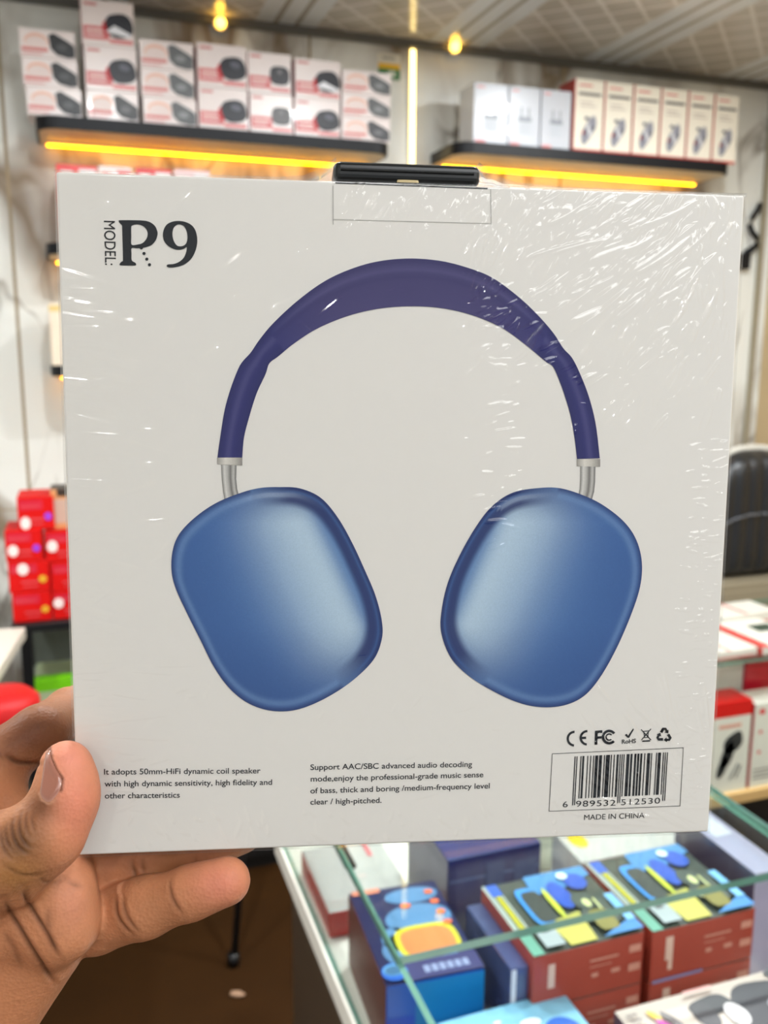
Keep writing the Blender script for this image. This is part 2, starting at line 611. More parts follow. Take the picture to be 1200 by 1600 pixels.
# ------------------------------------------------------------------ boxes on the upper right shelf
ZR = 2.050
CREAM = mat('cream_carton', (226, 218, 202), 0.3, coat=0.3, noise=0.03)
WHITEG = mat('plug_carton', (184, 187, 196), 0.3, coat=0.9, noise=0.02)
e1 = [738, 793, 843, 891]
names3 = ['leftmost', 'middle', 'rightmost']
for k in range(3):
    A, B = onY(e1[k] + 1, 228, 2.412), onY(e1[k + 1] - 1, 228, 2.412)
    h = 0.158
    c = Carton('plug_box', 'white glossy plug box, %s of the three short boxes on the right shelf' % names3[k], 'box',
               ((A.x + B.x) / 2, 2.412 + 0.05, ZR), (B.x - A.x, 0.10, h), 0, {'*': WHITEG}, 'plug boxes on the right shelf')
    c.put('F', 'plug_picture', (176, 180, 188), [R(0.3, 0.2, 0.72, 0.42)])
    c.put('F', 'plug_band', (132, 136, 146), [R(0.3, 0.42, 0.72, 0.5)])
    c.put('F', 'prong', (140, 142, 150), [R(0.36, 0.5, 0.42, 0.66), R(0.6, 0.5, 0.66, 0.66)])
    c.put('F', 'red_mark', (214, 130, 130), [R(0.05, 0.02, 0.36, 0.06), R(0.08, 0.91, 0.3, 0.94)])
e2 = [893, 940, 985, 1028, 1070, 1111, 1150]
ord6 = ['first', 'second', 'third', 'fourth', 'fifth', 'sixth']
for k in range(6):
    A, B = onY(e2[k] + 1, 240, 2.410), onY(e2[k + 1] - 0.5, 240, 2.410)
    h = 0.196
    c = Carton('charger_box', 'tall cream charger box with red edges, %s from the left on the right shelf' % ord6[k], 'box',
               ((A.x + B.x) / 2, 2.41 + 0.045, ZR), (B.x - A.x, 0.09, h), 0,
               {'*': CREAM, 'L': mat('carton_side_dullred', (168, 60, 54), 0.4)}, 'tall charger boxes on the right shelf')
    c.put('F', 'red_edge', (190, 70, 66), [R(0.01, 0.0, 0.99, 0.035), R(0.0, 0.0, 0.03, 1)])
    c.put('F', 'lettering', (96, 92, 92), [R(0.14, 0.775, 0.9, 0.815)])
    c.put('F', 'lettering', (206, 110, 106), [R(0.14, 0.9, 0.6, 0.925)])
    c.put('F', 'lettering', (190, 178, 168), [R(0.2, 0.62, 0.74, 0.64), R(0.2, 0.67, 0.62, 0.69)])
    c.put('F', 'charger_picture', (132, 132, 142), [EL(0.52, 0.30, 0.28, 0.12, rot=0.6, sq=3)])
    c.put('F', 'charger_mark', (70, 72, 88), [EL(0.42, 0.27, 0.08, 0.05), EL(0.62, 0.33, 0.1, 0.03), EL(0.44, 0.46, 0.08, 0.025)])
    c.put('F', 'charger_shine', (196, 194, 198), [EL(0.52, 0.30, 0.06, 0.10, rot=0.6)])
    c.put('F', 'red_dot', (186, 60, 60), [EL(0.32, 0.26, 0.04, 0.02)])

# ------------------------------------------------------------------ boxes on the middle left shelf (tops show above the white box)
for k, (a, b, rgb, lab) in enumerate([(88, 152, (214, 52, 52), 'red and white box, leftmost on the middle left shelf'),
                                      (154, 206, (226, 210, 206), 'white box with a red stripe, second from left on the middle left shelf'),
                                      (212, 268, (206, 60, 60), 'red carton, third from left on the middle left shelf'),
                                      (272, 328, (224, 190, 190), 'pink and white carton, rightmost seen on the middle left shelf')]):
    A, B = onY(a, 275, 2.415), onY(b, 275, 2.415)
    h = 0.185 + 0.002 * k
    c = Carton('shelf_box', lab, 'box', ((A.x + B.x) / 2, 2.415 + 0.05, 1.738), (B.x - A.x, 0.1, h), 0,
               {'*': ink(rgb, 0.3), 'L': mat('wrapped_pink_side', (206, 176, 168), 0.25, coat=0.5)}, 'boxes on the middle left shelf')
    c.put('F', 'stripe', (226, 222, 222) if k != 1 else (210, 70, 70), [R(0.55, 0.8, 0.97, 0.95)])
    c.put('F', 'lettering', (240, 230, 228) if k != 1 else (200, 80, 80), [R(0.1, 0.86, 0.4, 0.92)])
A = onY(88, 570, 2.42)
c = Carton('shelf_box', 'pale tan box at the left end of the lowest left shelf', 'box', (A.x + 0.07, 2.47, 1.441), (0.16, 0.1, 0.155), 0,
           {'*': mat('pale_tan_carton', (226, 208, 186), 0.3, coat=0.4)})
c.put('L', 'band', (214, 186, 120), [R(0.0, 0.86, 1, 0.95)])
c.put('F', 'band', (214, 186, 120), [R(0.0, 0.86, 1, 0.95)])

# ------------------------------------------------------------------ wall notice
a, b = onY(590, 82, WY), onY(625, 127, WY)
e = empty('wall_notice', 'small white notice with yellow and green bands on the marble wall', 'sign', ((a.x + b.x) / 2, WY, b.z))
hw, hh = (b.x - a.x) / 2, a.z - b.z
box('paper', (-hw, -0.002, 0), (hw, 0, hh), ink((214, 208, 192)), e)
for nm, rgb, v0, v1 in (('yellow_band', (226, 178, 20), 0.42, 0.62), ('green_band', (28, 110, 50), 0.02, 0.42)):
    box(nm, (-hw * 0.96, -0.0026, hh * v0), (hw * 0.96, -0.0021, hh * v1), ink(rgb), e)
box('lettering', (-hw * 0.1, -0.0032, hh * 0.12), (hw * 0.55, -0.0027, hh * 0.34), ink((208, 216, 196)), e)
box('lettering', (-hw * 0.6, -0.0026, hh * 0.8), (hw * 0.5, -0.0021, hh * 0.86), ink((120, 116, 108)), e)

# ------------------------------------------------------------------ cable hanging on the wall, right
e = empty('wall_cable', 'thick black cable with a plug curling down the wall at right', 'cable', onY(1166, 420, 2.585))
o = e.location.copy()
pp = [(1188, 318), (1184, 328), (1176, 340), (1172, 352), (1176, 363), (1183, 372), (1183, 382), (1174, 390), (1166, 396)]
bm = bmesh.new()
add_tube(bm, [onY(x, y, 2.585) - o for x, y in pp], [0.009, 0.009, 0.009, 0.009, 0.009, 0.009, 0.01, 0.011, 0.013], 10)
bmobj('cord', bm, BLACK, e, True)
bm = bmesh.new()
q = onY(1164, 402, 2.585) - o
add_box(bm, (q.x - 0.03, -0.014, q.z - 0.04), (q.x + 0.016, 0.014, q.z + 0.012), 0.006)
bmobj('plug', bm, BLACK, e)

# ------------------------------------------------------------------ right: cabinet, black ribbed cushion, display rack
GREYWOOD = mat('grey_brown_cabinet', (134, 124, 104), 0.5, noise=0.08, scale=6)
e = empty('cabinet', 'grey-brown low cabinet against the wall at the right edge', 'cabinet', (1.98, 2.36, 0))
zc = onY(1140, 915, 2.15).z
box('carcass', (-0.28, -0.21, 0), (0.28, 0.2, zc), GREYWOOD, e, 0.003)
box('door', (-0.27, -0.222, 0.06), (-0.165, -0.2105, zc - 0.02), mat('cabinet_door', (120, 112, 96), 0.5, noise=0.08, scale=6), e)
box('door', (-0.16, -0.222, 0.06), (0.27, -0.2105, zc - 0.02), GREYWOOD, e)
CUSH = mat('black_fabric', (20, 23, 28), 0.4, coat=0.15, noise=0.25, scale=14)
cx = onY(1176, 800, 2.24)
e = empty('cushion', 'tall black ribbed cushion wrapped in clear film on the grey cabinet', 'cushion', (cx.x, 2.27, zc + 0.0005))
hc = onY(1180, 708, 2.2).z - zc
bm = bmesh.new()
nx, nz = 64, 24
W2 = 0.155


def cush(u, v, side):
    x = (u - .5) * 2
    topz = hc * (1 - 0.22 * abs(x) ** 3.2)
    rib = 0.010 * abs(math.sin(u * math.pi * 6)) ** 0.5
    edge = (max(0, 1 - abs(x) ** 6)) ** 0.5 * (max(0, 1 - abs(2 * v - 1) ** 8)) ** 0.5
    return Vector((x * W2, side * (0.02 + 0.045 * edge + rib * edge), 0.0 + topz * v))


for side in (-1, 1):
    g = [[bm.verts.new(cush(i / nx, j / nz, side)) for j in range(nz + 1)] for i in range(nx + 1)]
    for i in range(nx):
        for j in range(nz):
            f = (g[i][j], g[i + 1][j], g[i + 1][j + 1], g[i][j + 1])
            bm.faces.new(f if side < 0 else f[::-1])
    if side < 0:
        g0 = g
for i in range(nx):
    bm.faces.new((g0[i][nz], g0[i + 1][nz], g[i + 1][nz], g[i][nz]))
    bm.faces.new((g0[i + 1][0], g0[i][0], g[i][0], g[i + 1][0]))
for j in range(nz):
    bm.faces.new((g0[0][j], g0[0][j + 1], g[0][j + 1], g[0][j]))
    bm.faces.new((g0[nx][j + 1], g0[nx][j], g[nx][j], g[nx][j + 1]))
bmobj('cover', bm, CUSH, e, True)
bm = bmesh.new()
add_tube(bm, [cush(i / 32, 1, -1) * 1.0 + Vector((0, 0.018, 0.006)) for i in range(33)], 0.011, 8)
bmobj('top_rim', bm, mat('clear_wrap_rim', (196, 194, 186), 0.3, coat=0.5), e, True)
bm = bmesh.new()
add_tube(bm, [cush(i / 32, 0.52, -1) + Vector((0, -0.004, 0)) for i in range(1, 32)], 0.003, 6)
bmobj('seam', bm, mat('seam_grey', (96, 98, 104), 0.35), e, True)

def two_sided(N, L, fr, ior):
    """same mirror strength on both faces of a thin sheet"""
    ge = N.new('ShaderNodeNewGeometry')
    mr = N.new('ShaderNodeMapRange')
    mr.inputs['To Min'].default_value = ior
    mr.inputs['To Max'].default_value = 1 / ior
    L.new(ge.outputs['Backfacing'], mr.inputs['Value'])
    L.new(mr.outputs[0], fr.inputs[0])


# glass material: tinted transparent + mirror, with green rims
def glass_mat(name, tint, refl=1.32):
    m = bpy.data.materials.new(name)
    m.use_nodes = True
    nt = m.node_tree
    N, L = nt.nodes, nt.links
    N.remove(N['Principled BSDF'])
    t = N.new('ShaderNodeBsdfTransparent'); t.inputs[0].default_value = tint
    g = N.new('ShaderNodeBsdfGlossy'); g.inputs['Roughness'].default_value = 0.015
    fr = N.new('ShaderNodeFresnel')
    two_sided(N, L, fr, refl)
    mx = N.new('ShaderNodeMixShader')
    L.new(fr.outputs[0], mx.inputs[0]); L.new(t.outputs[0], mx.inputs[1]); L.new(g.outputs[0], mx.inputs[2])
    L.new(mx.outputs[0], N['Material Output'].inputs[0])
    return m


PANE_SIDE = glass_mat('thin_clear_glass', (0.97, 0.99, 0.98, 1), 1.18)
PANE = glass_mat('clear_glass', (0.955, 0.985, 0.97, 1))
GREEN_EDGE = mat('glass_rim_green', (98, 142, 128), 0.12, coat=0.5, noise=0.2, scale=20)


def pane(name, lo, hi, parent, m=None):
    """Glass sheet: clear broad faces, green rims."""
    bm = bmesh.new()
    add_box(bm, lo, hi)
    ext = [hi[i] - lo[i] for i in range(3)]
    thin = ext.index(min(ext))
    bm.normal_update()
    for f in bm.faces:
        f.material_index = 0 if abs(f.normal[thin]) > 0.9 else 1
    return bmobj(name, bm, [m or PANE, GREEN_EDGE], parent)


RY = 1.70
zg, zb_ = onY(1165, 1032, RY).z, onY(1160, 1238, RY).z
e = empty('display_rack', 'pale wooden rack board on a black plinth at the right edge, below the glass shelf', 'rack', (1.75, RY + 0.2, 0))
RXa, RXb = -0.45, 0.40
WOOD = mat('pale_wood', (206, 172, 116), 0.45, noise=0.12, scale=9)
box('base_board', (RXa, -0.2, zb_ - 0.03), (RXb, 0.2, zb_), WOOD, e, 0.002)
box('plinth', (RXa + 0.02, -0.18, 0), (RXb - 0.02, 0.2, zb_ - 0.031), mat('rack_plinth_black', (20, 20, 22), 0.5), e)
e = empty('glass_shelf', 'green rimmed glass shelf carrying flat white boxes at the right edge', 'shelf', (1.75, RY + 0.2, zg - 0.007))
pane('glass_sheet', (RXa, -0.2, 0), (RXb, 0.226, 0.007), e)


def carton_front(name, label, x0, x1, yt, Y, zb, dep, mats, group=None):
    a, b = onY(x0, yt, Y), onY(x1, yt, Y)
    return Carton(name, label, 'box', ((a.x + b.x) / 2, Y + dep / 2, zb), (b.x - a.x, dep, a.z - zb), 0, mats, group)


CARW = mat('car_charger_carton', (216, 220, 208), 0.3, coat=0.3)
RED = mat('carton_red', (198, 20, 22), 0.35, coat=0.3)
CRIM = mat('carton_crimson', (186, 16, 44), 0.35, coat=0.3)
c = carton_front('charger_box', 'white box with red top and black car charger picture on the right rack', 1098, 1176, 1104, RY + 0.012, zb_, 0.08, {'*': CARW, 'T': RED, 'R': RED})
c.put('F', 'red_header', (204, 16, 18), [R(0, 0.84, 1, 1)])
c.put('F', 'lettering', (214, 160, 140), [R(0.35, 0.72, 0.8, 0.76)])
c.put('F', 'charger_picture', (44, 50, 52), [EL(0.66, 0.55, 0.19, 0.105, rot=0.3, sq=2.8), EL(0.56, 0.42, 0.17, 0.10, rot=0.9), EL(0.48, 0.30, 0.15, 0.075, rot=0.9)])
c.put('F', 'cable_picture', (130, 134, 130), [[(0.62, 0.14), (0.66, 0.14), (0.8, 0.3), (0.78, 0.32)], [(0.74, 0.15), (0.78, 0.15), (0.86, 0.28), (0.83, 0.3)]])
c = carton_front('charger_box', 'white box with small red icons at the far right of the rack', 1181, 1250, 1100, RY + 0.012, zb_, 0.08, {'*': CARW, 'L': mat('carton_side_rose', (190, 60, 64), 0.35)})
c.put('F', 'red_icon', (206, 60, 60), [EL(0.16, 0.9, 0.07, 0.035), EL(0.16, 0.66, 0.04, 0.02), EL(0.16, 0.42, 0.04, 0.02)])
c.put('F', 'lettering', (140, 140, 134), [R(0.06, 0.2, 0.5, 0.22), R(0.06, 0.15, 0.44, 0.17), R(0.06, 0.1, 0.5, 0.12)])
c = carton_front('white_box', 'plain white box behind the car charger box under the glass shelf', 1100, 1164, 1042, RY + 0.13, zb_, 0.08, {'*': CARW})
c.put('F', 'grey_panel', (206, 206, 196), [R(0.05, 0.7, 0.95, 0.96)])
c = carton_front('crimson_box', 'crimson box behind the icon box under the glass shelf', 1167, 1230, 1036, RY + 0.12, zb_, 0.08, {'*': CRIM})
c.put('F', 'dark_stripe', (70, 20, 30), [R(0.05, 0.66, 1, 0.72)])
# boxes lying on the glass shelf
za = zg + 0.0004
for (FL, FR, BL, lab, st) in (((1105, 1022), (1184, 1011), (1085, 975), 'flat white box with a red line lying on the glass shelf, at its front', 1),
                              ((1130, 965), (1215, 953), (1113, 945), 'flat white box lying on the glass shelf behind the front one', 0)):
    c = carton_top('flat_box', lab, 'box', FL, FR, BL, za + (0.022 if st else 0.03), za, {'*': mat('flat_white', (218, 216, 206), 0.35)})
    c.put('T', 'red_line', (198, 62, 56), [R(0.42, 0, 0.47, 1)])
    c.put('F', 'red_line', (198, 62, 56), [R(0.05, 0.1, 0.97, 0.25)])
c = carton_top('flat_box', 'flat white box with a wide red edge at the right end of the glass shelf', 'box', (1192, 1012), (1275, 1000), (1142, 970), za + 0.02, za, {'*': mat('flat_white', (218, 216, 206), 0.35)})
c.put('T', 'red_edge', (198, 62, 56), [R(0.0, 0, 0.16, 1)])
c.put('L', 'red_edge', (198, 62, 56), [R(0.0, 0, 1, 0.95)])
c.put('T', 'green_mark', (60, 74, 62), [R(0.5, 0.5, 0.9, 0.75)])

# ------------------------------------------------------------------ left: white table, black display cabinet, red boxes, stool
zcab = 0.853
e = empty('display_cabinet', 'black framed display cabinet under the stack of red boxes', 'cabinet', (0.1, 2.36, 0))
DARK = mat('frame_black', (18, 18, 20), 0.35)
box('top', (-0.268, -0.2, zcab - 0.02), (0.02, 0.2, zcab), DARK, e, 0.002)
for x in (-0.25, -0.006):
    box('post', (x, -0.2, 0), (x + 0.024, -0.175, zcab - 0.0205), DARK, e)
for x in (-0.268, -0.006):
    box('post', (x, 0.175, 0), (x + 0.024, 0.2, zcab - 0.0205), DARK, e)
box('shelf', (-0.265, -0.17, 0.60), (0.014, 0.174, 0.62), mat('cab_shelf', (150, 156, 142), 0.4), e)
box('back_panel', (-0.243, 0.176, 0.1), (-0.008, 0.19, zcab - 0.03), mat('cab_back', (98, 104, 96), 0.5), e)
c = carton_front('green_box', 'white box with a bright green top edge inside the black cabinet', 54, 150, 1066, 2.215, 0.6205, 0.14, {'*': mat('pale_green_carton', (176, 190, 150), 0.4)})
c.put('F', 'green_band', (120, 206, 20), [R(0, 0.62, 1, 1)])
c.put('T', 'green_band', (120, 206, 20), [R(0, 0, 1, 0.3)])

A = onZ(40, 980, 0.852)
e = empty('white_table', 'white topped table at the left edge beside the black cabinet', 'table', (A.x, A.y, 0), math.radians(-8))
box('tabletop', (-0.85, -0.62, 0.825), (0, 0, 0.852), mat('white_laminate', (220, 214, 200), 0.3), e, 0.003)
box('side_panel', (-0.05, -0.55, 0.0), (-0.028, -0.03, 0.8245), mat('panel_grey', (112, 104, 102), 0.5), e)
box('side_panel', (-0.83, -0.55, 0.0), (-0.808, -0.03, 0.8245), mat('panel_grey', (112, 104, 102), 0.5), e)

LEG_GREY = mat('handle_grey', (90, 90, 90), 0.3, 0.6)
REDB = mat('red_carton_gloss', (200, 8, 5), 0.6, spec=0.2, noise=0.1, scale=12)
rb = [  # x0 x1 ytop ybot label circle(cu,cv)
    (17, 80, 928, 970, 'bottom of the left stack of red boxes', None, 2.18),
    (11, 77, 879, 926, 'third down in the left stack of red boxes, white spot at top', (0.36, 0.75), 2.18),
    (6, 66, 830, 877, 'second down in the left stack of red boxes, white spot at left', (0.2, 0.35), 2.18),
    (81, 140, 926, 970, 'bottom of the right stack of red boxes, white spot showing', (0.16, 0.6), 2.18),
    (78, 138, 880, 924, 'middle of the right stack of red boxes, partly behind the white box', None, 2.18),
    (68, 128, 831, 878, 'upper box of the right stack of red boxes, white spot at left', (0.19, 0.52), 2.18),
    (25, 84, 778, 828, 'topmost red box with a pale spot and purple print', (0.2, 0.22), 2.185)]
for x0, x1, yt, yb, lab, circ, Y in rb:
    a, b, d = onY(x0, yt, Y), onY(x1, yt, Y), onY(x0, yb + 1.6, Y)
    zb2 = max(d.z, zcab + 0.0006)
    if yb == 970:
        zb2 = zcab + 0.0006
    c = Carton('red_box', 'glossy red box, ' + lab, 'box', ((a.x + b.x) / 2, Y + 0.06, zb2), (b.x - a.x - 0.002, 0.12, a.z - zb2), random.uniform(-.01, .01), {'*': REDB}, 'red boxes on the black cabinet')
    c.put('F', 'magenta_print', (196, 22, 50), [R(0.06, 0.62, 0.7, 0.9)])
    for ln in (R(0.1, 0.7, 0.6, 0.74), R(0.3, 0.3, 0.72, 0.36), R(0.34, 0.16, 0.7, 0.2)):
        c.put('F', 'lettering', (206, 70, 76), [ln])
    c.put('F', 'yellow_mark', (214, 160, 40) if yt > 860 else (150, 60, 200), [EL(0.83, 0.4, 0.1, 0.12)])
    if circ:
        c.put('F', 'white_spot', (236, 214, 210), [EL(circ[0], circ[1], 0.14, 0.19)])
a = onY(82, 828, 2.19)
b = onY(112, 775, 2.19)
c = Carton('small_box', 'small tan box with dark top beside the topmost red box', 'box', ((a.x + b.x) / 2, 2.235, zcab + (onY(82, 829.4, 2.18).z - zcab)), (b.x - a.x, 0.08, 0.095), 0,
           {'*': mat('tan_carton', (204, 140, 90), 0.4), 'T': mat('dark_top', (40, 34, 30), 0.4)})
c.put('F', 'grey_panel', (188, 156, 140), [R(0.05, 0.15, 0.9, 0.75)])
c.put('F', 'dark_cap', (52, 40, 32), [R(0.3, 0.82, 1, 1)])

sc = pt(2, 1104, 1.42)
e = empty('round_stool', 'round red padded stool in front of the white table', 'stool', (sc.x, sc.y, 0))
bm = bmesh.new()
zz = sc.z
add_lathe(bm, [(0.03, zz - 0.055), (0.054, zz - 0.05), (0.06, zz - 0.02), (0.058, zz + 0.01), (0.045, zz + 0.022), (0.02, zz + 0.026), (0.002, zz + 0.027)])
bmobj('seat', bm, mat('red_vinyl', (176, 4, 6), 0.5, spec=0.3), e, True)
bm = bmesh.new()
add_tube(bm, [(0, 0, 0.03), (0, 0, zz - 0.052)], 0.018, 16)
bmobj('column', bm, mat('chrome', (190, 190, 200), 0.15, 1.0), e, True)
bm = bmesh.new()
add_lathe(bm, [(0.02, zz - 0.085), (0.05, zz - 0.08), (0.05, zz - 0.066), (0.02, zz - 0.058)])
bmobj('swivel_plate', bm, mat('chrome', (190, 190, 200), 0.15, 1.0), e, True)
bm = bmesh.new()
add_lathe(bm, [(0.16, 0.0), (0.16, 0.012), (0.03, 0.032), (0.002, 0.032)])
bmobj('base', bm, mat('chrome', (190, 190, 200), 0.15, 1.0), e, True)

e = empty('low_cupboard', 'black low cupboard against the back wall, its foot seen beyond the fingertips', 'cupboard', (0.60, 2.46, 0))
box('carcass', (-0.42, -0.10, 0), (0.42, 0.11, 0.72), mat('cupboard_black', (14, 12, 12), 0.6), e, 0.003)
for x in (-0.415, 0.002):
    dr = box('door', (x, -0.112, 0.04), (x + 0.413, -0.1005, 0.71), mat('cupboard_black', (14, 12, 12), 0.6), e)
    box('handle', (x + 0.2, -0.122, 0.6), (x + 0.26, -0.1125, 0.61), LEG_GREY, dr)

# dark stand leg and a scrap on the floor
f0 = onZ(365, 1508, 0)
e = empty('tripod_stand', 'slim dark metal stand whose leg reaches the brown floor behind the fingertips', 'stand', (0.345, 2.05, 0))
apex = Vector((0.03, 0.02, 0.62))
foot = Vector((f0.x - 0.345, f0.y - 2.05, 0.0))
LEGM = mat('dark_leg', (38, 38, 40), 0.4, 0.3)
for k, ft in enumerate((foot, onZ(300, 1402, 0) - Vector((0.345, 2.05, 0)), onZ(262, 1405, 0) - Vector((0.345, 2.05, 0)))):
    bm = bmesh.new()
    add_tube(bm, [apex * 0.98 + ft * 0.02, ft + (apex - ft) * 0.02], 0.009, 12)
    lg = bmobj('leg', bm, LEGM, e, True)
    bm = bmesh.new()
    add_tube(bm, [ft + Vector((0, 0, 0.0005)), ft + Vector((0, 0, 0.025)) + (apex - ft) * 0.01], 0.015, 14)
    bmobj('rubber_foot', bm, DARK, lg, True)
bm = bmesh.new()
add_tube(bm, [apex, apex + Vector((0, 0, 0.3))], 0.012, 14)
bmobj('pole', bm, LEGM, e, True)
fp = onZ(370, 1556, 0)
bm = bmesh.new()
bmesh.ops.create_icosphere(bm, subdivisions=2, radius=0.012)
for v in bm.verts:
    v.co = Vector((v.co.x * 1.6, v.co.y * 0.8, v.co.z * 0.45 + 0.0055)) * (1 + 0.12 * math.sin(v.co.x * 700))
    v.co.z = max(v.co.z, 0.0004)
o = tag(bmobj('paper_scrap', bm, mat('scrap', (176, 140, 112), 0.6), None, True), 'small crumpled pale scrap lying on the brown floor', 'litter')
o.location = fp
o.rotation_euler = (0, 0, -0.5)

# ================================================================== GLASS COUNTER
CX0, CX1, CYn, CYs, CYf = 0.25, 0.735, 0.28, 0.681, 1.215
e = empty('display_counter', 'glass topped display counter with dark side panel, white base board', 'counter', (CX0, CYs, 0))
O = Vector((CX0, CYs, 0))


def rel(lo, hi):
    return tuple(Vector(lo) - O), tuple(Vector(hi) - O)


DKP = mat('counter_dark_panel', (74, 60, 46), 0.4, noise=0.18, scale=5)
box('side_panel', *rel((CX0 + 0.022, CYn, 0), (CX0 + 0.04, CYf - 0.001, 0.745)), DKP, e)
box('front_panel', *rel((CX0 + 0.041, CYf - 0.02, 0), (CX1, CYf, 0.745)), DKP, e)
box('side_panel', *rel((CX1 - 0.018, CYn, 0), (CX1, CYf - 0.021, 0.745)), DKP, e)
box('base_board', *rel((CX0 - 0.003, CYn, 0.7455), (CX1 + 0.003, CYf, 0.779)), mat('white_board', (240, 236, 226), 0.35), e, 0.002)
pane('side_glass', *rel((CX0, CYn, 0.7795), (CX0 + 0.006, CYf, 0.943)), e, PANE_SIDE)
pane('side_glass', *rel((CX1 - 0.006, CYn, 0.7795), (CX1, CYf, 0.943)), e)
pane('top_glass', *rel((CX0 - 0.001, CYs, 0.9435), (CX1 + 0.001, CYf + 0.01, 0.952)), e)
ZB = 0.7798

NAVY = mat('navy_carton', (20, 34, 84), 0.3, coat=0.3, noise=0.15, scale=15)
BLUE = mat('bright_blue_carton', (14, 92, 196), 0.3, coat=0.3, noise=0.15, scale=15)
BRICK = mat('brick_red_carton', (156, 62, 46), 0.4, coat=0.2, noise=0.1, scale=15)
WHT = mat('white_carton', (184, 182, 180), 0.3, coat=0.3)
GREYC = mat('grey_olive_carton', (64, 72, 66), 0.3, coat=0.3, noise=0.2)

# A: white box with red sides
c = carton_top('gadget_box', 'flat white box with red sides and black gadget picture at the counter left edge', 'box', (514, 1427), (648, 1400), (483, 1326), 0.815, ZB,
               {'*': WHT, 'F': RED, 'L': RED})
c.put('T', 'black_cylinder_picture', (24, 26, 32), [R(0.40, 0.60, 0.55, 1.0), EL(0.475, 0.60, 0.075, 0.06)])
c.put('T', 'red_mark', (214, 120, 128), [R(0.74, 0.7, 0.8, 0.94)])
c.put('T', 'fine_line', (206, 190, 186), [R(0.06, 0.12, 0.94, 0.135), R(0.06, 0.06, 0.94, 0.07), R(0.45, 0.4, 0.6, 0.44)])
# C: blue box with orange picture
c = carton_top('blue_gadget_box', 'blue box with a glowing orange picture on top, left front of the counter', 'box', (603, 1543), (757, 1513), (552, 1395), 0.872, ZB,
               {'*': NAVY, 'F': BLUE, 'L': mat('copper_side', (112, 62, 56), 0.4)})
c.put('T', 'pale_blue_swirl', (84, 130, 176), [EL(0.62, 0.6, 0.36, 0.16), EL(0.3, 0.42, 0.16, 0.12), EL(0.5, 0.3, 0.4, 0.2), EL(0.66, 0.86, 0.3, 0.09)])
c.put('T', 'yellow_frame', (206, 196, 40), [EL(0.60, 0.36, 0.33, 0.165, sq=3.4)])
c.put('T', 'orange_picture', (212, 128, 72), [EL(0.60, 0.35, 0.28, 0.14, sq=3.2)])
c.put('T', 'header_label', (226, 136, 112), [R(0.03, 0.945, 0.34, 0.995)])
c.put('T', 'orange_icon', (226, 106, 66), [EL(0.86, 0.86, 0.05, 0.026), EL(0.87, 0.74, 0.05, 0.026), EL(0.88, 0.62, 0.05, 0.026), EL(0.89, 0.5, 0.05, 0.026), EL(0.54, 0.74, 0.06, 0.028)])
c.put('T', 'dark_panel', (40, 44, 96), [R(0.2, 0.0, 1.0, 0.17)])
c.put('T', 'lettering', (128, 142, 178), [R(0.42, 0.045, 0.48, 0.11), R(0.5, 0.045, 0.56, 0.11), R(0.58, 0.045, 0.64, 0.11), R(0.66, 0.045, 0.72, 0.11), R(0.74, 0.045, 0.8, 0.11), R(0.82, 0.045, 0.88, 0.11)])
c.put('T', 'blue_cup_picture', (20, 100, 206), [EL(0.13, 0.1, 0.13, 0.08)])
c.put('T', 'cup_rim_picture', (96, 160, 214), [EL(0.13, 0.115, 0.11, 0.055)])
c.put('T', 'cup_inside_picture', (60, 110, 150), [EL(0.13, 0.11, 0.09, 0.04)])
c.put('F', 'teal_panel', (22, 124, 186), [R(0.3, 0.0, 1.0, 0.98)])
c.put('F', 'blue_panel', (16, 76, 190), [R(0.0, 0.0, 0.28, 0.6)])
# D: dark navy box
c = carton_top('navy_box', 'dark navy box standing in the counter behind the yellow and blue boxes', 'box', (700, 1345), (846, 1316), (640, 1260), 0.90, ZB,
               {'*': mat('deep_navy_carton', (18, 44, 108), 0.3, coat=0.4, noise=0.2), 'L': mat('mauve_side', (92, 84, 104), 0.35, coat=0.3, noise=0.2, scale=25)})
c.put('F', 'blue_line', (70, 98, 150), [R(0.02, 0.74, 0.98, 0.77)])
c.put('F', 'blue_picture', (40, 66, 120), [R(0.4, 0.5, 0.6, 0.9), R(0.7, 0.55, 0.95, 0.85)])
c.put('F', 'copper_line', (120, 90, 84), [R(0.2, 0.3, 0.6, 0.34)])
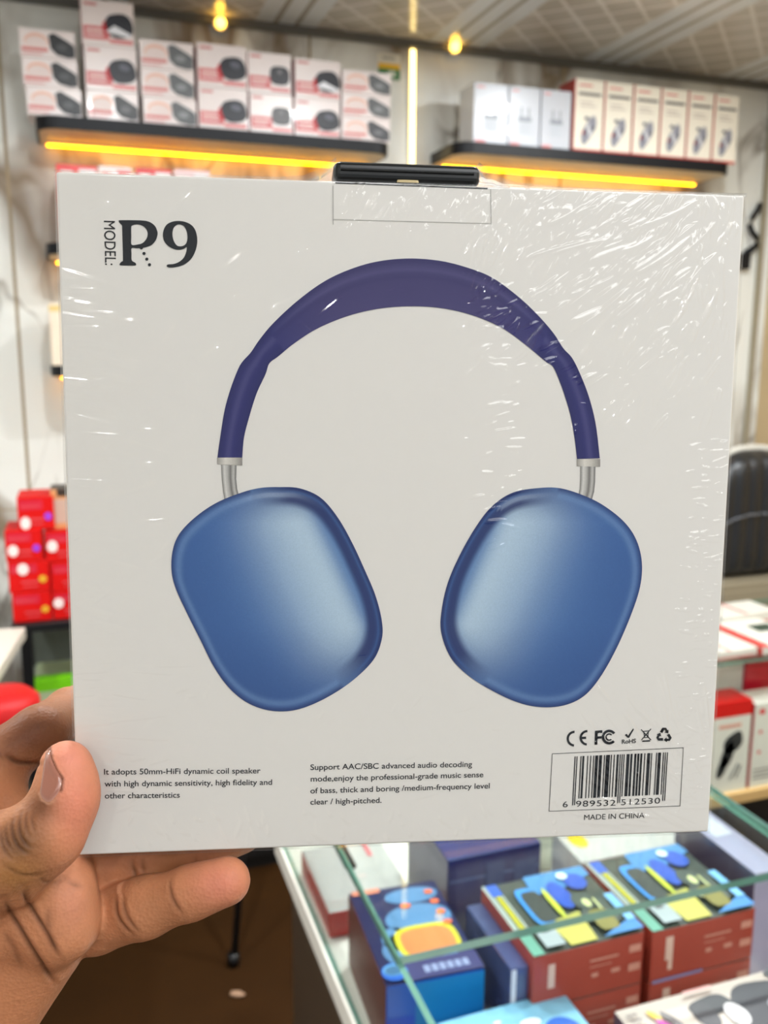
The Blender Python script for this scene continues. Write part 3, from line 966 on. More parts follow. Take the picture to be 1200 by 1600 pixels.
# E: two stacks of two yellow and blue boxes
for si, (FL, FR, BL, side) in enumerate((((835, 1500), (1017, 1463), (760, 1385), 'left'), ((1023, 1462), (1190, 1425), (937, 1345), 'right'))):
    for lev in (0, 1):
        zt = 0.839 if lev == 0 else 0.90
        zb2 = ZB if lev == 0 else 0.8396
        a, b, d = onZ(*FL, 0.90), onZ(*FR, 0.90), onZ(*BL, 0.90)
        x0, x1 = a.x + 0.001, b.x - 0.001
        y0, y1 = (a.y + b.y) / 2 + 0.006, d.y
        c = Carton('watch_box', '%s box of the %s brick-red stack in the counter%s' % ('upper' if lev else 'lower', side, ', blue and yellow top' if lev else ''),
                   'box', ((x0 + x1) / 2, (y0 + y1) / 2, zb2), (x1 - x0, y1 - y0, zt - zb2), 0, {'*': BRICK, 'T': GREYC}, 'brick-red fronted boxes in the counter')
        c.put('F', 'white_print', (208, 180, 164), [R(0.13, 0.35, 0.19, 0.8)] if si == 0 else [R(0.13, 0.4, 0.2, 0.85), R(0.16, 0.2, 0.2, 0.4)])
        c.put('F', 'lettering', (196, 140, 122), [R(0.5, 0.66, 0.76, 0.7), R(0.52, 0.36, 0.58, 0.44), R(0.7, 0.36, 0.78, 0.44), R(0.86, 0.66, 0.97, 0.8), R(0.86, 0.3, 0.97, 0.44), R(0.5, 0.55, 0.7, 0.57)])
        if si == 1:
            c.put('F', 'blue_strip', (120, 128, 170), [R(0.02, 0.0, 0.5, 0.06)])
        if lev:
            c.put('T', 'white_edge', (160, 170, 166), [R(0.0, 0.32, 0.045, 1), R(0.11, 0.3, 0.13, 0.95)])
            c.put('T', 'yellow_strip', (184, 176, 36), [R(0.055, 0.34, 0.10, 0.82)])
            c.put('T', 'blue_lettering', (40, 90, 190), [R(0.03, 0.82, 0.13, 0.99)])
            c.put('T', 'green_strip', (90, 150, 130), [R(0.0, 0.0, 0.1, 0.3)])
            c.put('T', 'sky_blue_picture', (66, 132, 190), [[(0.36, 0.72), (0.40, 1.0), (0.98, 1.0), (0.99, 0.86), (0.62, 0.72)]])
            c.put('T', 'yellow_floor', (176, 172, 78), [[(0.34, 0.02), (0.58, 0.02), (0.62, 0.4), (0.30, 0.34)]])
            c.put('T', 'watch_strap_picture', (50, 140, 220), [EL(0.30, 0.58, 0.09, 0.26, sq=4)])
            c.put('T', 'watch_face_picture', (52, 58, 56), [EL(0.33, 0.56, 0.085, 0.22, sq=4)])
            c.put('T', 'yellow_strap', (198, 206, 60), [EL(0.47, 0.56, 0.025, 0.22)])
            c.put('T', 'blue_strap', (24, 76, 180), [EL(0.58, 0.64, 0.085, 0.2), EL(0.80, 0.78, 0.1, 0.12)])
            c.put('T', 'parts_picture', (66, 76, 70), [EL(0.72, 0.5, 0.1, 0.12), EL(0.68, 0.3, 0.08, 0.1), R(0.78, 0.16, 0.9, 0.5)])
            c.put('T', 'parts_picture', (206, 210, 150), [EL(0.73, 0.46, 0.035, 0.06), EL(0.66, 0.26, 0.03, 0.04), R(0.8, 0.2, 0.82, 0.5)])
            c.put('T', 'white_print', (214, 232, 240), [EL(0.72, 0.88, 0.05, 0.05)])
            c.put('T', 'pale_label', (150, 164, 166), [R(0.13, 0.03, 0.30, 0.28)])
            c.put('T', 'label_square', (86, 92, 92), [R(0.18, 0.2, 0.25, 0.26)])
            c.put('T', 'blue_corner', (58, 124, 184), [[(0.62, 0.0), (0.99, 0.0), (0.99, 0.34), (0.93, 0.14)]])
            c.put('T', 'gold_spool_picture', (120, 116, 50), [EL(0.74, 0.2, 0.09, 0.14, sq=4)])
            c.put('T', 'light_blue_edge', (120, 180, 226), [R(0.91, 0.12, 0.99, 0.5)])
# F: white box with yellow seal
c = carton_top('white_box', 'white box with a round yellow seal behind the yellow and blue boxes', 'box', (909, 1348), (1083, 1314), (872, 1298), 0.885, ZB, {'*': WHT})
c.put('T', 'yellow_seal', (214, 186, 10), [EL(0.13, 0.62, 0.07, 0.24)])
c.put('F', 'pale_label', (236, 236, 232), [R(0.7, 0.4, 0.97, 0.9)])
# G: lavender box in film at right
a = onZ(1172, 1368, 0.925)
b = onZ(1105, 1275, 0.925)
c = Carton('film_wrapped_box', 'narrow lavender white box in clear film along the counter right pane', 'box', (0.705, (a.y + b.y) / 2 + 0.01, ZB), (0.042, b.y - a.y + 0.02, 0.925 - ZB), 0,
           {'*': mat('lavender_carton', (170, 168, 194), 0.15, coat=0.9), 'L': mat('dark_mauve_side', (78, 72, 92), 0.3, coat=0.5)})
c.put('T', 'pale_label', (190, 190, 202), [R(0.2, 0.55, 0.8, 0.9)])
# small greenish things right behind the pane
c = Carton('pale_box', 'pale greenish white box at the far right end inside the counter', 'box', (0.64, 1.08, ZB), (0.15, 0.16, 0.09), 0, {'*': mat('pale_mint_carton', (206, 210, 196), 0.3)})
c.put('T', 'dark_stripe', (60, 66, 70), [R(0.0, 0.45, 1, 0.6)])
# H: camera gadget box bottom right
a, b, d = onZ(950, 1569, 0.862), onZ(1200, 1506, 0.862), onZ(1000, 1700, 0.862)
c = Carton('camera_box', 'large white box with a black camera picture at the bottom right corner', 'box', ((a.x + 0.70) / 2, (a.y + 0.50) / 2 - 0.005, ZB), (0.70 - a.x, a.y - 0.50 - 0.01, 0.862 - ZB), 0,
           {'*': mat('warm_white_carton', (180, 171, 160), 0.35, coat=0.3), 'L': mat('mauve_brown_side', (92, 66, 72), 0.4)})
c.put('T', 'camera_picture', (48, 50, 56), [EL(0.63, 0.74, 0.15, 0.20, rot=-0.25, sq=3)])
c.put('T', 'arm_picture', (52, 54, 58), [EL(0.40, 0.84, 0.10, 0.075, rot=0.25, sq=3)])
c.put('T', 'arm_joint_picture', (58, 58, 62), [EL(0.345, 0.78, 0.05, 0.12)])
c.put('T', 'button_picture', (62, 64, 68), [EL(0.80, 0.955, 0.06, 0.045)])
c.put('T', 'white_panel', (200, 200, 200), [EL(0.47, 0.72, 0.045, 0.1)])
c.put('T', 'lens_print', (140, 144, 150), [EL(0.66, 0.70, 0.035, 0.06)])
c.put('T', 'yellow_print', (206, 176, 60), [EL(0.135, 0.87, 0.016, 0.05, rot=0.3)])
c.put('T', 'magenta_print', (186, 84, 160), [EL(0.15, 0.77, 0.018, 0.07, rot=0.3)])
c.put('T', 'grey_print', (104, 100, 100), [EL(0.19, 0.80, 0.018, 0.085, rot=0.25)])
c.put('T', 'lettering', (126, 118, 112), [R(0.02, 0.90, 0.07, 0.92)])
c.put('T', 'lettering', (126, 118, 112), [R(0.02, 0.85, 0.075, 0.87)])
c.put('T', 'lettering', (126, 118, 112), [R(0.03, 0.79, 0.07, 0.81)])
c.put('T', 'red_lettering', (196, 150, 144), [R(0.32, 0.95, 0.46, 0.975)])
# I: light blue box bottom centre
c = Carton('sky_box', 'light blue box with white specks at the bottom edge, centre of the counter', 'box', (0.372, 0.655, ZB), (0.14, 0.11, 0.068), 0.02,
           {'*': mat('sky_carton', (40, 132, 190), 0.3, coat=0.3, noise=0.25, scale=30), 'T': mat('sky_top', (120, 178, 204), 0.3, coat=0.4, noise=0.3, scale=40)})
c.put('T', 'white_speck', (226, 236, 240), [EL(0.15, 0.7, 0.03, 0.02), EL(0.4, 0.82, 0.03, 0.02), EL(0.62, 0.72, 0.08, 0.05), EL(0.3, 0.4, 0.04, 0.03)])
c.put('T', 'blue_print', (30, 90, 180), [EL(0.8, 0.5, 0.14, 0.2), EL(0.5, 0.3, 0.1, 0.1)])
c = Carton('slate_box', 'slate blue wrapped box between the blue box and the brick-red boxes', 'box', (0.392, 0.766, ZB), (0.020, 0.11, 0.105), 0.0,
           {'*': mat('slate_carton', (70, 80, 120), 0.2, coat=0.8, noise=0.3, scale=40)})
c.put('F', 'white_edge', (206, 210, 220), [R(0.02, 0.3, 0.3, 0.99)])

# ================================================================== THE HEADPHONE BOX
q = [(86, 268), (1163, 305), (1107, 1300), (122, 1337)]
Am = []
for (u, v), (x, y) in zip([(0, 0), (1, 0), (1, -1), (0, -1)], q):
    X, Yv = (x - 600) / FPX, -(y - 800) / FPX
    Am += [[u, v, 1, 0, 0, 0, -X * u, -X * v, -X], [0, 0, 0, u, v, 1, -Yv * u, -Yv * v, -Yv]]
H = np.linalg.svd(np.array(Am))[2][-1].reshape(3, 3)
H /= H[2, 2]
kk = 0.19 / np.linalg.norm(H[:, 0])


def c2w(v):
    return CAM + RT * v[0] + UP * v[1] + FW * v[2]


TL = c2w(H[:, 2] * kk)
TR = c2w((H[:, 0] + H[:, 2]) * kk)
BL = c2w((H[:, 2] - H[:, 1]) * kk)
BW = (TR - TL).length
ex = (TR - TL).normalized()
ez = (TL - BL)
ez = (ez - ex * ez.dot(ex))
BH = ez.length
ez.normalize()
ey = ez.cross(ex)             # into the box, away from the camera
BD = 0.075
root = empty('headphone_box', 'large white shrink-wrapped box printed with blue headphones, held up by a hand', 'box')
MB = Matrix((ex, ey, ez)).transposed().to_4x4()
MB.translation = BL
root.matrix_world = MB
MBI = MB.inverted()


def face(px, py):
    """photo pixel -> (x, z) on the box's front face"""
    r = ray(px, py)
    t = (BL - CAM).dot(ey) / r.dot(ey)
    p = MBI @ (CAM + r * t)
    return p.x, p.z


PAPER = mat('white_box_paper', (222, 219, 212), 0.55, noise=0.015, scale=300)
bm = bmesh.new()
add_box(bm, (0, 0, 0), (BW, BD, BH), 0.0007, 3)
bmobj('carton', bm, PAPER, root)


def catmull(pts, n=5):
    out = []
    N = len(pts)
    for i in range(N):
        p0, p1, p2, p3 = [np.array(pts[(i + k) % N], float) for k in (-1, 0, 1, 2)]
        for j in range(n):
            t = j / n
            out.append(tuple(0.5 * ((2 * p1) + (-p0 + p2) * t + (2 * p0 - 5 * p1 + 4 * p2 - p3) * t * t + (-p0 + 3 * p1 - 3 * p2 + p3) * t ** 3)))
    return out


def fill_loops(name, loops, m, parent, off, local=False):
    """flat print on the front face from closed outlines (photo pixels, or face metres when local)"""
    cu = bpy.data.curves.new(name, 'CURVE')
    cu.dimensions = '2D'
    cu.fill_mode = 'BOTH'
    for lp in loops:
        pts = lp if local else [face(*p) for p in lp]
        sp = cu.splines.new('POLY')
        sp.points.add(len(pts) - 1)
        for i, (x, z) in enumerate(pts):
            sp.points[i].co = (x, z, 0, 1)
        sp.use_cyclic_u = True
    o = bpy.data.objects.new(name, cu)
    me = bpy.data.meshes.new_from_object(o)
    bpy.data.objects.remove(o)
    bpy.data.curves.remove(cu)
    for v in me.vertices:
        v.co = (v.co.x, -off, v.co.y)
    me.materials.clear()
    return link(name, me, m, parent)


INK = mat('print_black', (22, 25, 29), 0.6, noise=0.05, scale=200, spec=0.2)
GREYINK = mat('fold_line_grey', (168, 166, 158), 0.6)
P9 = lambda L: [(140 + x / 6, 320 + y / 6) for x, y in L]
e9 = bpy.data.objects.new('model_lettering', None)
p_out = [(275, 150), (290, 145), (400, 145), (500, 148), (560, 160), (610, 195), (635, 245), (637, 285), (620, 335), (585, 375), (540, 395), (490, 406), (440, 408), (395, 408), (394, 460), (394, 512), (405, 530), (430, 545), (437, 557), (428, 569), (360, 570), (290, 568), (282, 557), (290, 543), (305, 530), (313, 515), (310, 360), (305, 205), (295, 185), (278, 165)]
p_in = [(391, 215), (398, 197), (430, 186), (470, 188), (510, 205), (535, 235), (545, 270), (540, 305), (522, 335), (495, 360), (455, 372), (395, 374), (392, 300)]
n_out = [(840, 152), (900, 162), (955, 190), (990, 235), (1008, 300), (1008, 370), (990, 440), (955, 505), (905, 550), (850, 575), (780, 588), (735, 585), (723, 572), (735, 560), (790, 555), (840, 535), (880, 500), (900, 460), (912, 400), (880, 415), (840, 423), (790, 415), (735, 385), (700, 340), (688, 290), (695, 235), (725, 185), (780, 158)]
n_in = [(840, 185), (880, 198), (905, 235), (917, 285), (915, 335), (895, 375), (855, 390), (820, 382), (795, 350), (780, 305), (778, 260), (788, 220), (810, 195)]
bpy.data.objects.remove(e9)
fill_loops('letter_p', [P9(catmull(p_out, 4)), P9(catmull(p_in, 4))], INK, root, 0.00012)
fill_loops('numeral_nine', [P9(catmull(n_out, 4)), P9(catmull(n_in, 4))], INK, root, 0.00012)
fill_loops('letter_dots', [P9(EL(x, y, 15, 15, 16)) for x, y in ((486, 405), (511, 457), (537, 510), (562, 562))], INK, root, 0.00014)


CAPH = []


def text(name, s, start, end, cap_px, m=INK, off=0.00012, spacing=1.0, parent=None, weight=0.0):
    """text whose baseline runs between two photo points on the front face"""
    cu = bpy.data.curves.new(name, 'FONT')
    cu.body = s
    cu.size = 1
    cu.space_character = spacing
    cu.fill_mode = 'FRONT'
    cu.offset = weight
    o = bpy.data.objects.new(name, cu)
    me = bpy.data.meshes.new_from_object(o)
    bpy.data.objects.remove(o)
    bpy.data.curves.remove(cu)
    xs = [v.co.x for v in me.vertices]
    a = np.array(face(*start))
    b = np.array(face(*end))
    dx = b - a
    L = np.linalg.norm(dx)
    t = dx / L
    n = np.array((-t[1], t[0]))
    capm = cap_px * BW / 1030.0
    if m is INK and not CAPH:
        hc_ = bpy.data.curves.new('h', 'FONT'); hc_.body = 'H'; hc_.size = 1
        ho = bpy.data.objects.new('h', hc_)
        hm = bpy.data.meshes.new_from_object(ho)
        CAPH.append(max(v.co.y for v in hm.vertices) - min(v.co.y for v in hm.vertices))
        bpy.data.objects.remove(ho); bpy.data.curves.remove(hc_); bpy.data.meshes.remove(hm)
    sx = L / (max(xs) - min(xs))
    sy = capm / CAPH[0]
    x0 = min(xs)
    for v in me.vertices:
        p = a + t * (v.co.x - x0) * sx + n * v.co.y * sy
        v.co = (p[0], -off, p[1])
    me.materials.clear()
    return link(name, me, m, parent or root)


text('model_word', 'MODEL:', (162.5, 345), (164.5, 414), 15.5)
for s, a, b in (('It adopts 50mm-HiFi dynamic coil speaker', (162.7, 1210), (407, 1208)),
                ('with high dynamic sensitivity, high fidelity and', (163.5, 1228.7), (425, 1226)),
                ('other characteristics', (164, 1247.3), (281, 1246)),
                ('Support AAC/SBC advanced audio decoding', (485, 1202.8), (737.5, 1197.8)),
                ('mode,enjoy the professional-grade music sense', (485.5, 1221), (755, 1214)),
                ('of bass, thick and boring /medium-frequency level', (485, 1239.5), (765, 1231.5)),
                ('clear / high-pitched.', (485, 1257), (596, 1254))):
    text('description_line', s, a, b, 9.0, weight=0.008)
text('origin_text', 'MADE IN CHINA', (912.4, 1281), (1006.6, 1277.6), 9)

# certification marks, crop scale 5 from (850, 1110)
C5 = lambda L: [(850 + x / 5, 1110 + y / 5) for x, y in L]


def arc(cx, cy, r, w, a0, a1, n=20, ry=1.0):
    o = [(cx + (r + w / 2) * math.cos(a), cy + (r + w / 2) * ry * math.sin(a)) for a in np.linspace(a0, a1, n)]
    i = [(cx + (r - w / 2) * math.cos(a), cy + (r - w / 2) * ry * math.sin(a)) for a in np.linspace(a1, a0, n)]
    return o + i


d2 = math.radians
ce = [C5(arc(238, 220, 53, 18, d2(95), d2(270))), C5(arc(338, 213, 52, 18, d2(95), d2(270))), C5([(290, 205), (328, 203), (328, 222), (290, 223)])]
for lp in ce:
    pass
fill_loops('ce_mark', [ce[0]], INK, root, 0.00012)
fill_loops('ce_mark', [ce[1]], INK, root, 0.00012)
fill_loops('ce_mark', [ce[2]], INK, root, 0.00014)
fill_loops('fc_mark', [C5([(398, 158), (455, 153), (455, 175), (419, 178), (418, 202), (450, 200), (450, 219), (418, 221), (416, 266), (394, 268)])], INK, root, 0.00012)
fill_loops('fc_mark', [C5(arc(508, 207, 48, 20, d2(40), d2(325), 28))], INK, root, 0.00014)
fill_loops('fc_mark', [C5(arc(508, 207, 24, 11, d2(45), d2(320), 24))], INK, root, 0.00016)
fill_loops('check_mark', [C5([(630, 190), (645, 182), (656, 196), (696, 138), (700, 150), (664, 214), (650, 213)])], INK, root, 0.00012)
text('rohs_text', 'RoHS', (971.4, 1161.8), (993.4, 1160.4), 6.8, weight=0.02)
bin_ = [[(755, 150), (760, 145), (838, 228), (832, 233)], [(758, 228), (832, 140), (838, 145), (763, 233)], [(766, 234), (828, 230), (828, 242), (766, 245)],
        [(772, 160), (820, 155), (820, 161), (772, 166)], [(776, 166), (782, 166), (788, 214), (782, 214)], [(812, 162), (818, 162), (812, 212), (806, 212)], [(786, 208), (808, 206), (808, 212), (786, 214)]]
for i, lp in enumerate(bin_):
    fill_loops('bin_mark', [C5(lp)], INK, root, 0.00012 + 0.00001 * i)
for i in range(3):
    # three bent arrows around a triangle
    A = [(-32, -28), (-13, -60), (15, -60), (27, -40), (35, -45), (33, -15), (4, -23), (13, -31), (2, -45), (-14, -17)]
    th = i * 2 * math.pi / 3
    L = [(937 + 1.02 * (x * math.cos(th) - y * math.sin(th)), 194 + 1.0 * (x * math.sin(th) + y * math.cos(th))) for x, y in A]
    fill_loops('recycling_mark', [C5(L)], INK, root, 0.00012 + 0.00001 * i)
# barcode frame and bars
fr_o = [(862.4, 1177.2), (1068, 1167.7), (1062.8, 1259.4), (857.2, 1267.8)]
fr_i = [(863.2, 1178), (1067.2, 1168.6), (1062, 1258.6), (858.2, 1267)]
fill_loops('barcode_frame', [fr_o, fr_i], INK, root, 0.00012)
Lc = ['0001101', '0011001', '0010011', '0111101', '0100011', '0110001', '0101111', '0111011', '0110111', '0001011']
par = ['LLLLLL', 'LLGLGG', 'LLGGLG', 'LLGGGL', 'LGLLGG', 'LGGLLG', 'LGGGLL', 'LGLGLG', 'LGLGGL', 'LGGLGL']
code = '6989532512530'
bits = '101'
for dgt, pr in zip(code[1:7], par[int(code[0])]):
    l = Lc[int(dgt)]
    bits += l if pr == 'L' else ''.join('1' if ch == '0' else '0' for ch in l)[::-1]
bits += '01010'
for dgt in code[7:]:
    bits += ''.join('1' if ch == '0' else '0' for ch in Lc[int(dgt)])
bits += '101'
tl, tr, bl_, br_ = [np.array(p, float) for p in ((897.8, 1181.6), (1043.6, 1175.2), (893.8, 1258), (1039, 1251))]
i = 0
vs, fs = [], []
while i < 95:
    if bits[i] == '1':
        j = i
        while j < 95 and bits[j] == '1':
            j += 1
        g = i < 3 or i >= 92 or 45 <= i < 50
        vv = 1.0 if g else 0.868
        quad = []
        for u, v in ((i / 95, 0), (j / 95, 0), (j / 95, vv), (i / 95, vv)):
            quad.append((tl * (1 - u) + tr * u) * (1 - v) + (bl_ * (1 - u) + br_ * u) * v)
        k0 = len(vs)
        for p in quad:
            x, z = face(*p)
            vs.append((x, -0.00012, z))
        fs.append([k0, k0 + 3, k0 + 2, k0 + 1])
        i = j
    else:
        i += 1
mesh('barcode_bars', vs, fs, INK, root)
text('barcode_digits', '6', (879.2, 1261.2), (886.8, 1260.9), 10)
text('barcode_digits', '989532', (899.6, 1260.4), (961.4, 1258.4), 10, spacing=1.1)
text('barcode_digits', '512530', (970, 1257.8), (1031, 1255), 10, spacing=1.1)
# hang-tab slot lines
for (x0, y0, x1, y1, wpx) in ((520.3, 290, 520.6, 351, 1.4), (766.5, 296, 767.5, 352, 1.2), (520, 343, 768, 349.5, 1.0), (524, 285.6, 762, 294.6, 2.2)):
    if abs(x1 - x0) < 5:
        lp = [(x0 - wpx / 2, y0), (x0 + wpx / 2, y0), (x1 + wpx / 2, y1), (x1 - wpx / 2, y1)]
    else:
        lp = [(x0, y0 - wpx / 2), (x1, y1 - wpx / 2), (x1, y1 + wpx / 2), (x0, y0 + wpx / 2)]
    fill_loops('fold_line', [lp], GREYINK if wpx < 2 else INK, root, 0.0001)

# ---------------- printed headphones
PRINT = attr_mat('printed_picture', 0.55, grain=0.10, scale=2500, spec=0.2)


def set_cols(me, cols):
    a = me.attributes.new('point_colour', 'FLOAT_COLOR', 'POINT')
    a.data.foreach_set('color', np.asarray(cols, np.float32).ravel())


def ll(rgb):
    return np.array(lin(rgb))


def lp_(rgb):
    return np.array(lin(rgb)) * np.array((.88, .88, .92, 1))


def lerp(a, b, t):
    return a * (1 - t) + b * t


def resample(pts, n):
    p = np.array(pts, float)
    s = np.concatenate([[0], np.cumsum(np.linalg.norm(np.diff(p, axis=0), axis=1))])
    t = np.linspace(0, s[-1], n)
    return np.stack([np.interp(t, s, p[:, 0]), np.interp(t, s, p[:, 1])], 1)


def open_catmull(pts, n=6):
    p = [pts[0]] + list(pts) + [pts[-1]]
    out = []
    for i in range(1, len(p) - 2):
        p0, p1, p2, p3 = [np.array(v, float) for v in p[i - 1:i + 3]]
        for j in range(n):
            t = j / n
            out.append(0.5 * ((2 * p1) + (-p0 + p2) * t + (2 * p0 - 5 * p1 + 4 * p2 - p3) * t * t + (-p0 + 3 * p1 - 3 * p2 + p3) * t ** 3))
    out.append(np.array(pts[-1], float))
    return out


D2 = lambda L: [(320 + x / 1.875, 380 + y / 1.875) for x, y in L]
outer = D2([(37, 628), (45, 570), (58, 490), (76, 425), (98, 368), (112, 345), (135, 320), (160, 283), (200, 235), (270, 170), (350, 112), (430, 75), (510, 53), (600, 45), (690, 52), (770, 72), (840, 100), (910, 150), (970, 205), (1020, 262), (1050, 308), (1075, 335), (1098, 380), (1125, 450), (1145, 530), (1157, 630)])
inner = D2([(110, 628), (115, 570), (130, 510), (152, 440), (178, 384), (189, 352), (215, 332), (260, 295), (330, 250), (420, 213), (510, 192), (600, 185), (690, 190), (780, 210), (870, 248), (940, 298), (1000, 348), (1020, 362), (1045, 420), (1070, 500), (1083, 570), (1090, 632)])
no, nr = 180, 14
oo, ii = resample(open_catmull(outer), no), resample(open_catmull(inner), no)
vs, cs, fs = [], [], []
navy, purple, sideb, hl = lp_((34, 34, 88)), lp_((62, 56, 104)), lp_((38, 40, 104)), lp_((98, 94, 142))
for i in range(no):
    u = i / (no - 1)
    up_ = max(0, 1 - (abs(u - .5) / 0.27) ** 2)
    for j in range(nr):
        r = j / (nr - 1)
        p = oo[i] * (1 - r) + ii[i] * r
        x, z = face(*p)
        vs.append((x, -0.00012, z))
        base = lerp(sideb, purple, min(1, up_ * 1.3))
        if up_ > 0:
            ridge = math.exp(-((r - 0.22) / 0.07) ** 2) * 0.35 * min(1, up_ * 2)
            c = lerp(base, hl, ridge + 0.16 * r)
            c = lerp(c, navy, math.exp(-((r - 0.02) / 0.10) ** 2) * 0.45 + 0.25 * math.exp(-((r - 0.36) / 0.08) ** 2))
        else:
            c = lerp(base, navy, 0.7 * (abs(r - 0.5) * 2) ** 2)
            c = lerp(c, hl, 0.35 * math.exp(-((r - 0.42) / 0.13) ** 2))
        cs.append(c)
for i in range(no - 1):
    for j in range(nr - 1):
        k = i * nr + j
        fs.append((k, k + 1, k + nr + 1, k + nr))
picture = bpy.data.objects.new('headphone_picture', None)
COL.objects.link(picture)
picture.parent = root
o = mesh('headband_print', vs, fs, PRINT, picture)
set_cols(o.data, cs)


def strip_print(name, L, cols, off=0.00013):
    """quad strip: list of (left, right) photo points down the strip, colours across"""
    n = len(cols)
    vs, cs, fs = [], [], []
    for a, b in L:
        for j in range(n):
            t = j / (n - 1)
            x, z = face(a[0] * (1 - t) + b[0] * t, a[1] * (1 - t) + b[1] * t)
            vs.append((x, -off, z))
            cs.append(ll(cols[j]))
    for i in range(len(L) - 1):
        for j in range(n - 1):
            k = i * n + j
            fs.append((k, k + n, k + n + 1, k + 1))
    o = mesh(name, vs, fs, PRINT, picture)
    set_cols(o.data, cs)


steel = [(120, 118, 112), (206, 204, 198), (176, 174, 168), (112, 110, 106), (186, 184, 178), (96, 94, 92)]
for prs in ([((36, 628), (110, 628)), ((36, 647), (110, 651))], [((1089, 632), (1158, 632)), ((1089, 653), (1158, 655))]):
    strip_print('collar_print', [tuple(D2(p)) for p in prs], [(150, 146, 138), (212, 208, 198), (188, 184, 174), (136, 132, 126)])
for prs in ([((48, 649), (93, 651)), ((50, 690), (92, 690)), ((54, 728), (95, 720)), ((58, 752), (100, 739))],
            [((1100, 653), (1144, 655)), ((1100, 690), (1143, 700)), ((1098, 720), (1140, 728)), ((1094, 740), (1134, 750))]):
    strip_print('stem_print', [tuple(D2(p)) for p in prs], steel)

E3 = lambda L: [(250 + x / 1.5584, 700 + y / 1.5584) for x, y in L]
lcup = [(290, 95), (340, 98), (390, 120), (430, 165), (465, 225), (500, 300), (525, 360), (540, 420), (540, 465), (520, 515), (470, 565), (410, 605), (350, 632), (300, 641), (250, 635), (205, 615), (165, 580), (130, 530), (100, 470), (65, 400), (38, 340), (28, 295), (32, 245), (50, 205), (90, 165), (140, 132), (200, 108), (245, 97)]
rcup = [(925, 97), (975, 98), (1030, 115), (1080, 140), (1130, 180), (1160, 225), (1173, 280), (1168, 340), (1145, 410), (1110, 490), (1070, 560), (1030, 605), (980, 627), (920, 630), (860, 615), (790, 580), (740, 545), (705, 505), (685, 450), (685, 400), (700, 330), (730, 260), (770, 190), (810, 140), (860, 108)]


def cup(out, cx, cy, side):
    O_ = np.array(catmull(out, 6))
    n = len(O_)
    rings = 40
    mid, dark, deep = lp_((62, 106, 164)), lp_((40, 74, 130)), lp_((24, 40, 96))
    high, pale, edge = lp_((190, 214, 226)), lp_((104, 146, 190)), lp_((116, 152, 196))
    # highlight axis along the inner rim
    if side < 0:
        h0, h1, dkdir = np.array((335, 180)), np.array((455, 440)), np.array((0.90, -0.42))
    else:
        h0, h1, dkdir = np.array((870, 175)), np.array((755, 430)), np.array((-0.92, -0.35))
    dkdir = dkdir / np.linalg.norm(dkdir)
    C_ = np.array((cx, cy), float)
    vs, cs, fs = [], [], []
    ext = np.max((O_ - C_) @ dkdir)
    for k in range(rings + 1):
        t = (k / rings) ** 0.8
        for i in range(n):
            p = C_ + (O_[i] - C_) * t
            s = float((p - C_) @ dkdir) / ext
            # distance to the highlight segment
            ab = h1 - h0
            tt_ = float((p - h0) @ ab / (ab @ ab))
            tc = min(1, max(0, tt_))
            dd = np.linalg.norm(p - (h0 + ab * tc))
            sgn = float((p - h0) @ dkdir)
            wdt = 32 + 80 / (1 + math.exp(min(40, max(-40, sgn / 22))))
            g = math.exp(-(dd / wdt) ** 2)
            c = lerp(mid, pale, 0.6 * math.exp(-(np.linalg.norm(p - (h0 + h1) / 2) / 165) ** 2))
            c = lerp(c, high, 0.9 * g)
            yv = (p[1] - 95) / 540
            c = lerp(c, dark, 0.55 * max(0, yv - 0.62) / 0.38 + 0.6 * max(0, 0.16 - yv) / 0.16)
            c = lerp(c, dark, 0.45 * max(0, -s - 0.1))
            # rim: lighter thin line on the outer side, deep band on the inner side
            ia = float((O_[i] - C_) @ dkdir) / ext
            if ia > 0.25:
                wgt = min(1, (ia - 0.25) / 0.4)
                c = lerp(c, deep, wgt * 0.9 * max(0, min(1, (t - 0.82) / 0.05)))
                c = lerp(c, mid, wgt * 0.6 * math.exp(-((t - 0.955) / 0.012) ** 2))
            else:
                c = lerp(c, edge, 0.5 * math.exp(-((t - 0.93) / 0.03) ** 2))
                c = lerp(c, deep, 0.75 * max(0, (t - 0.95) / 0.05))
            # glint along the top edge
            if p[1] < 150:
                c = lerp(c, ll((170, 190, 216)), 0.55 * math.exp(-((t - 0.93) / 0.022) ** 2) * math.exp(-((O_[i][0] - (cx - 10 if side < 0 else cx - 70)) / 70) ** 2))
            px, py = E3([p])[0]
            x, z = face(px, py)
            vs.append((x, -0.00016, z))
            cs.append(c)
    for k in range(rings):
        for i in range(n):
            a, b = k * n + i, k * n + (i + 1) % n
            fs.append((a, a + n, b + n, b))
    o = mesh('ear_cup_print', vs, fs, PRINT, picture)
    set_cols(o.data, cs)


cup(lcup, 285, 365, -1)
cup(rcup, 930, 360, 1)

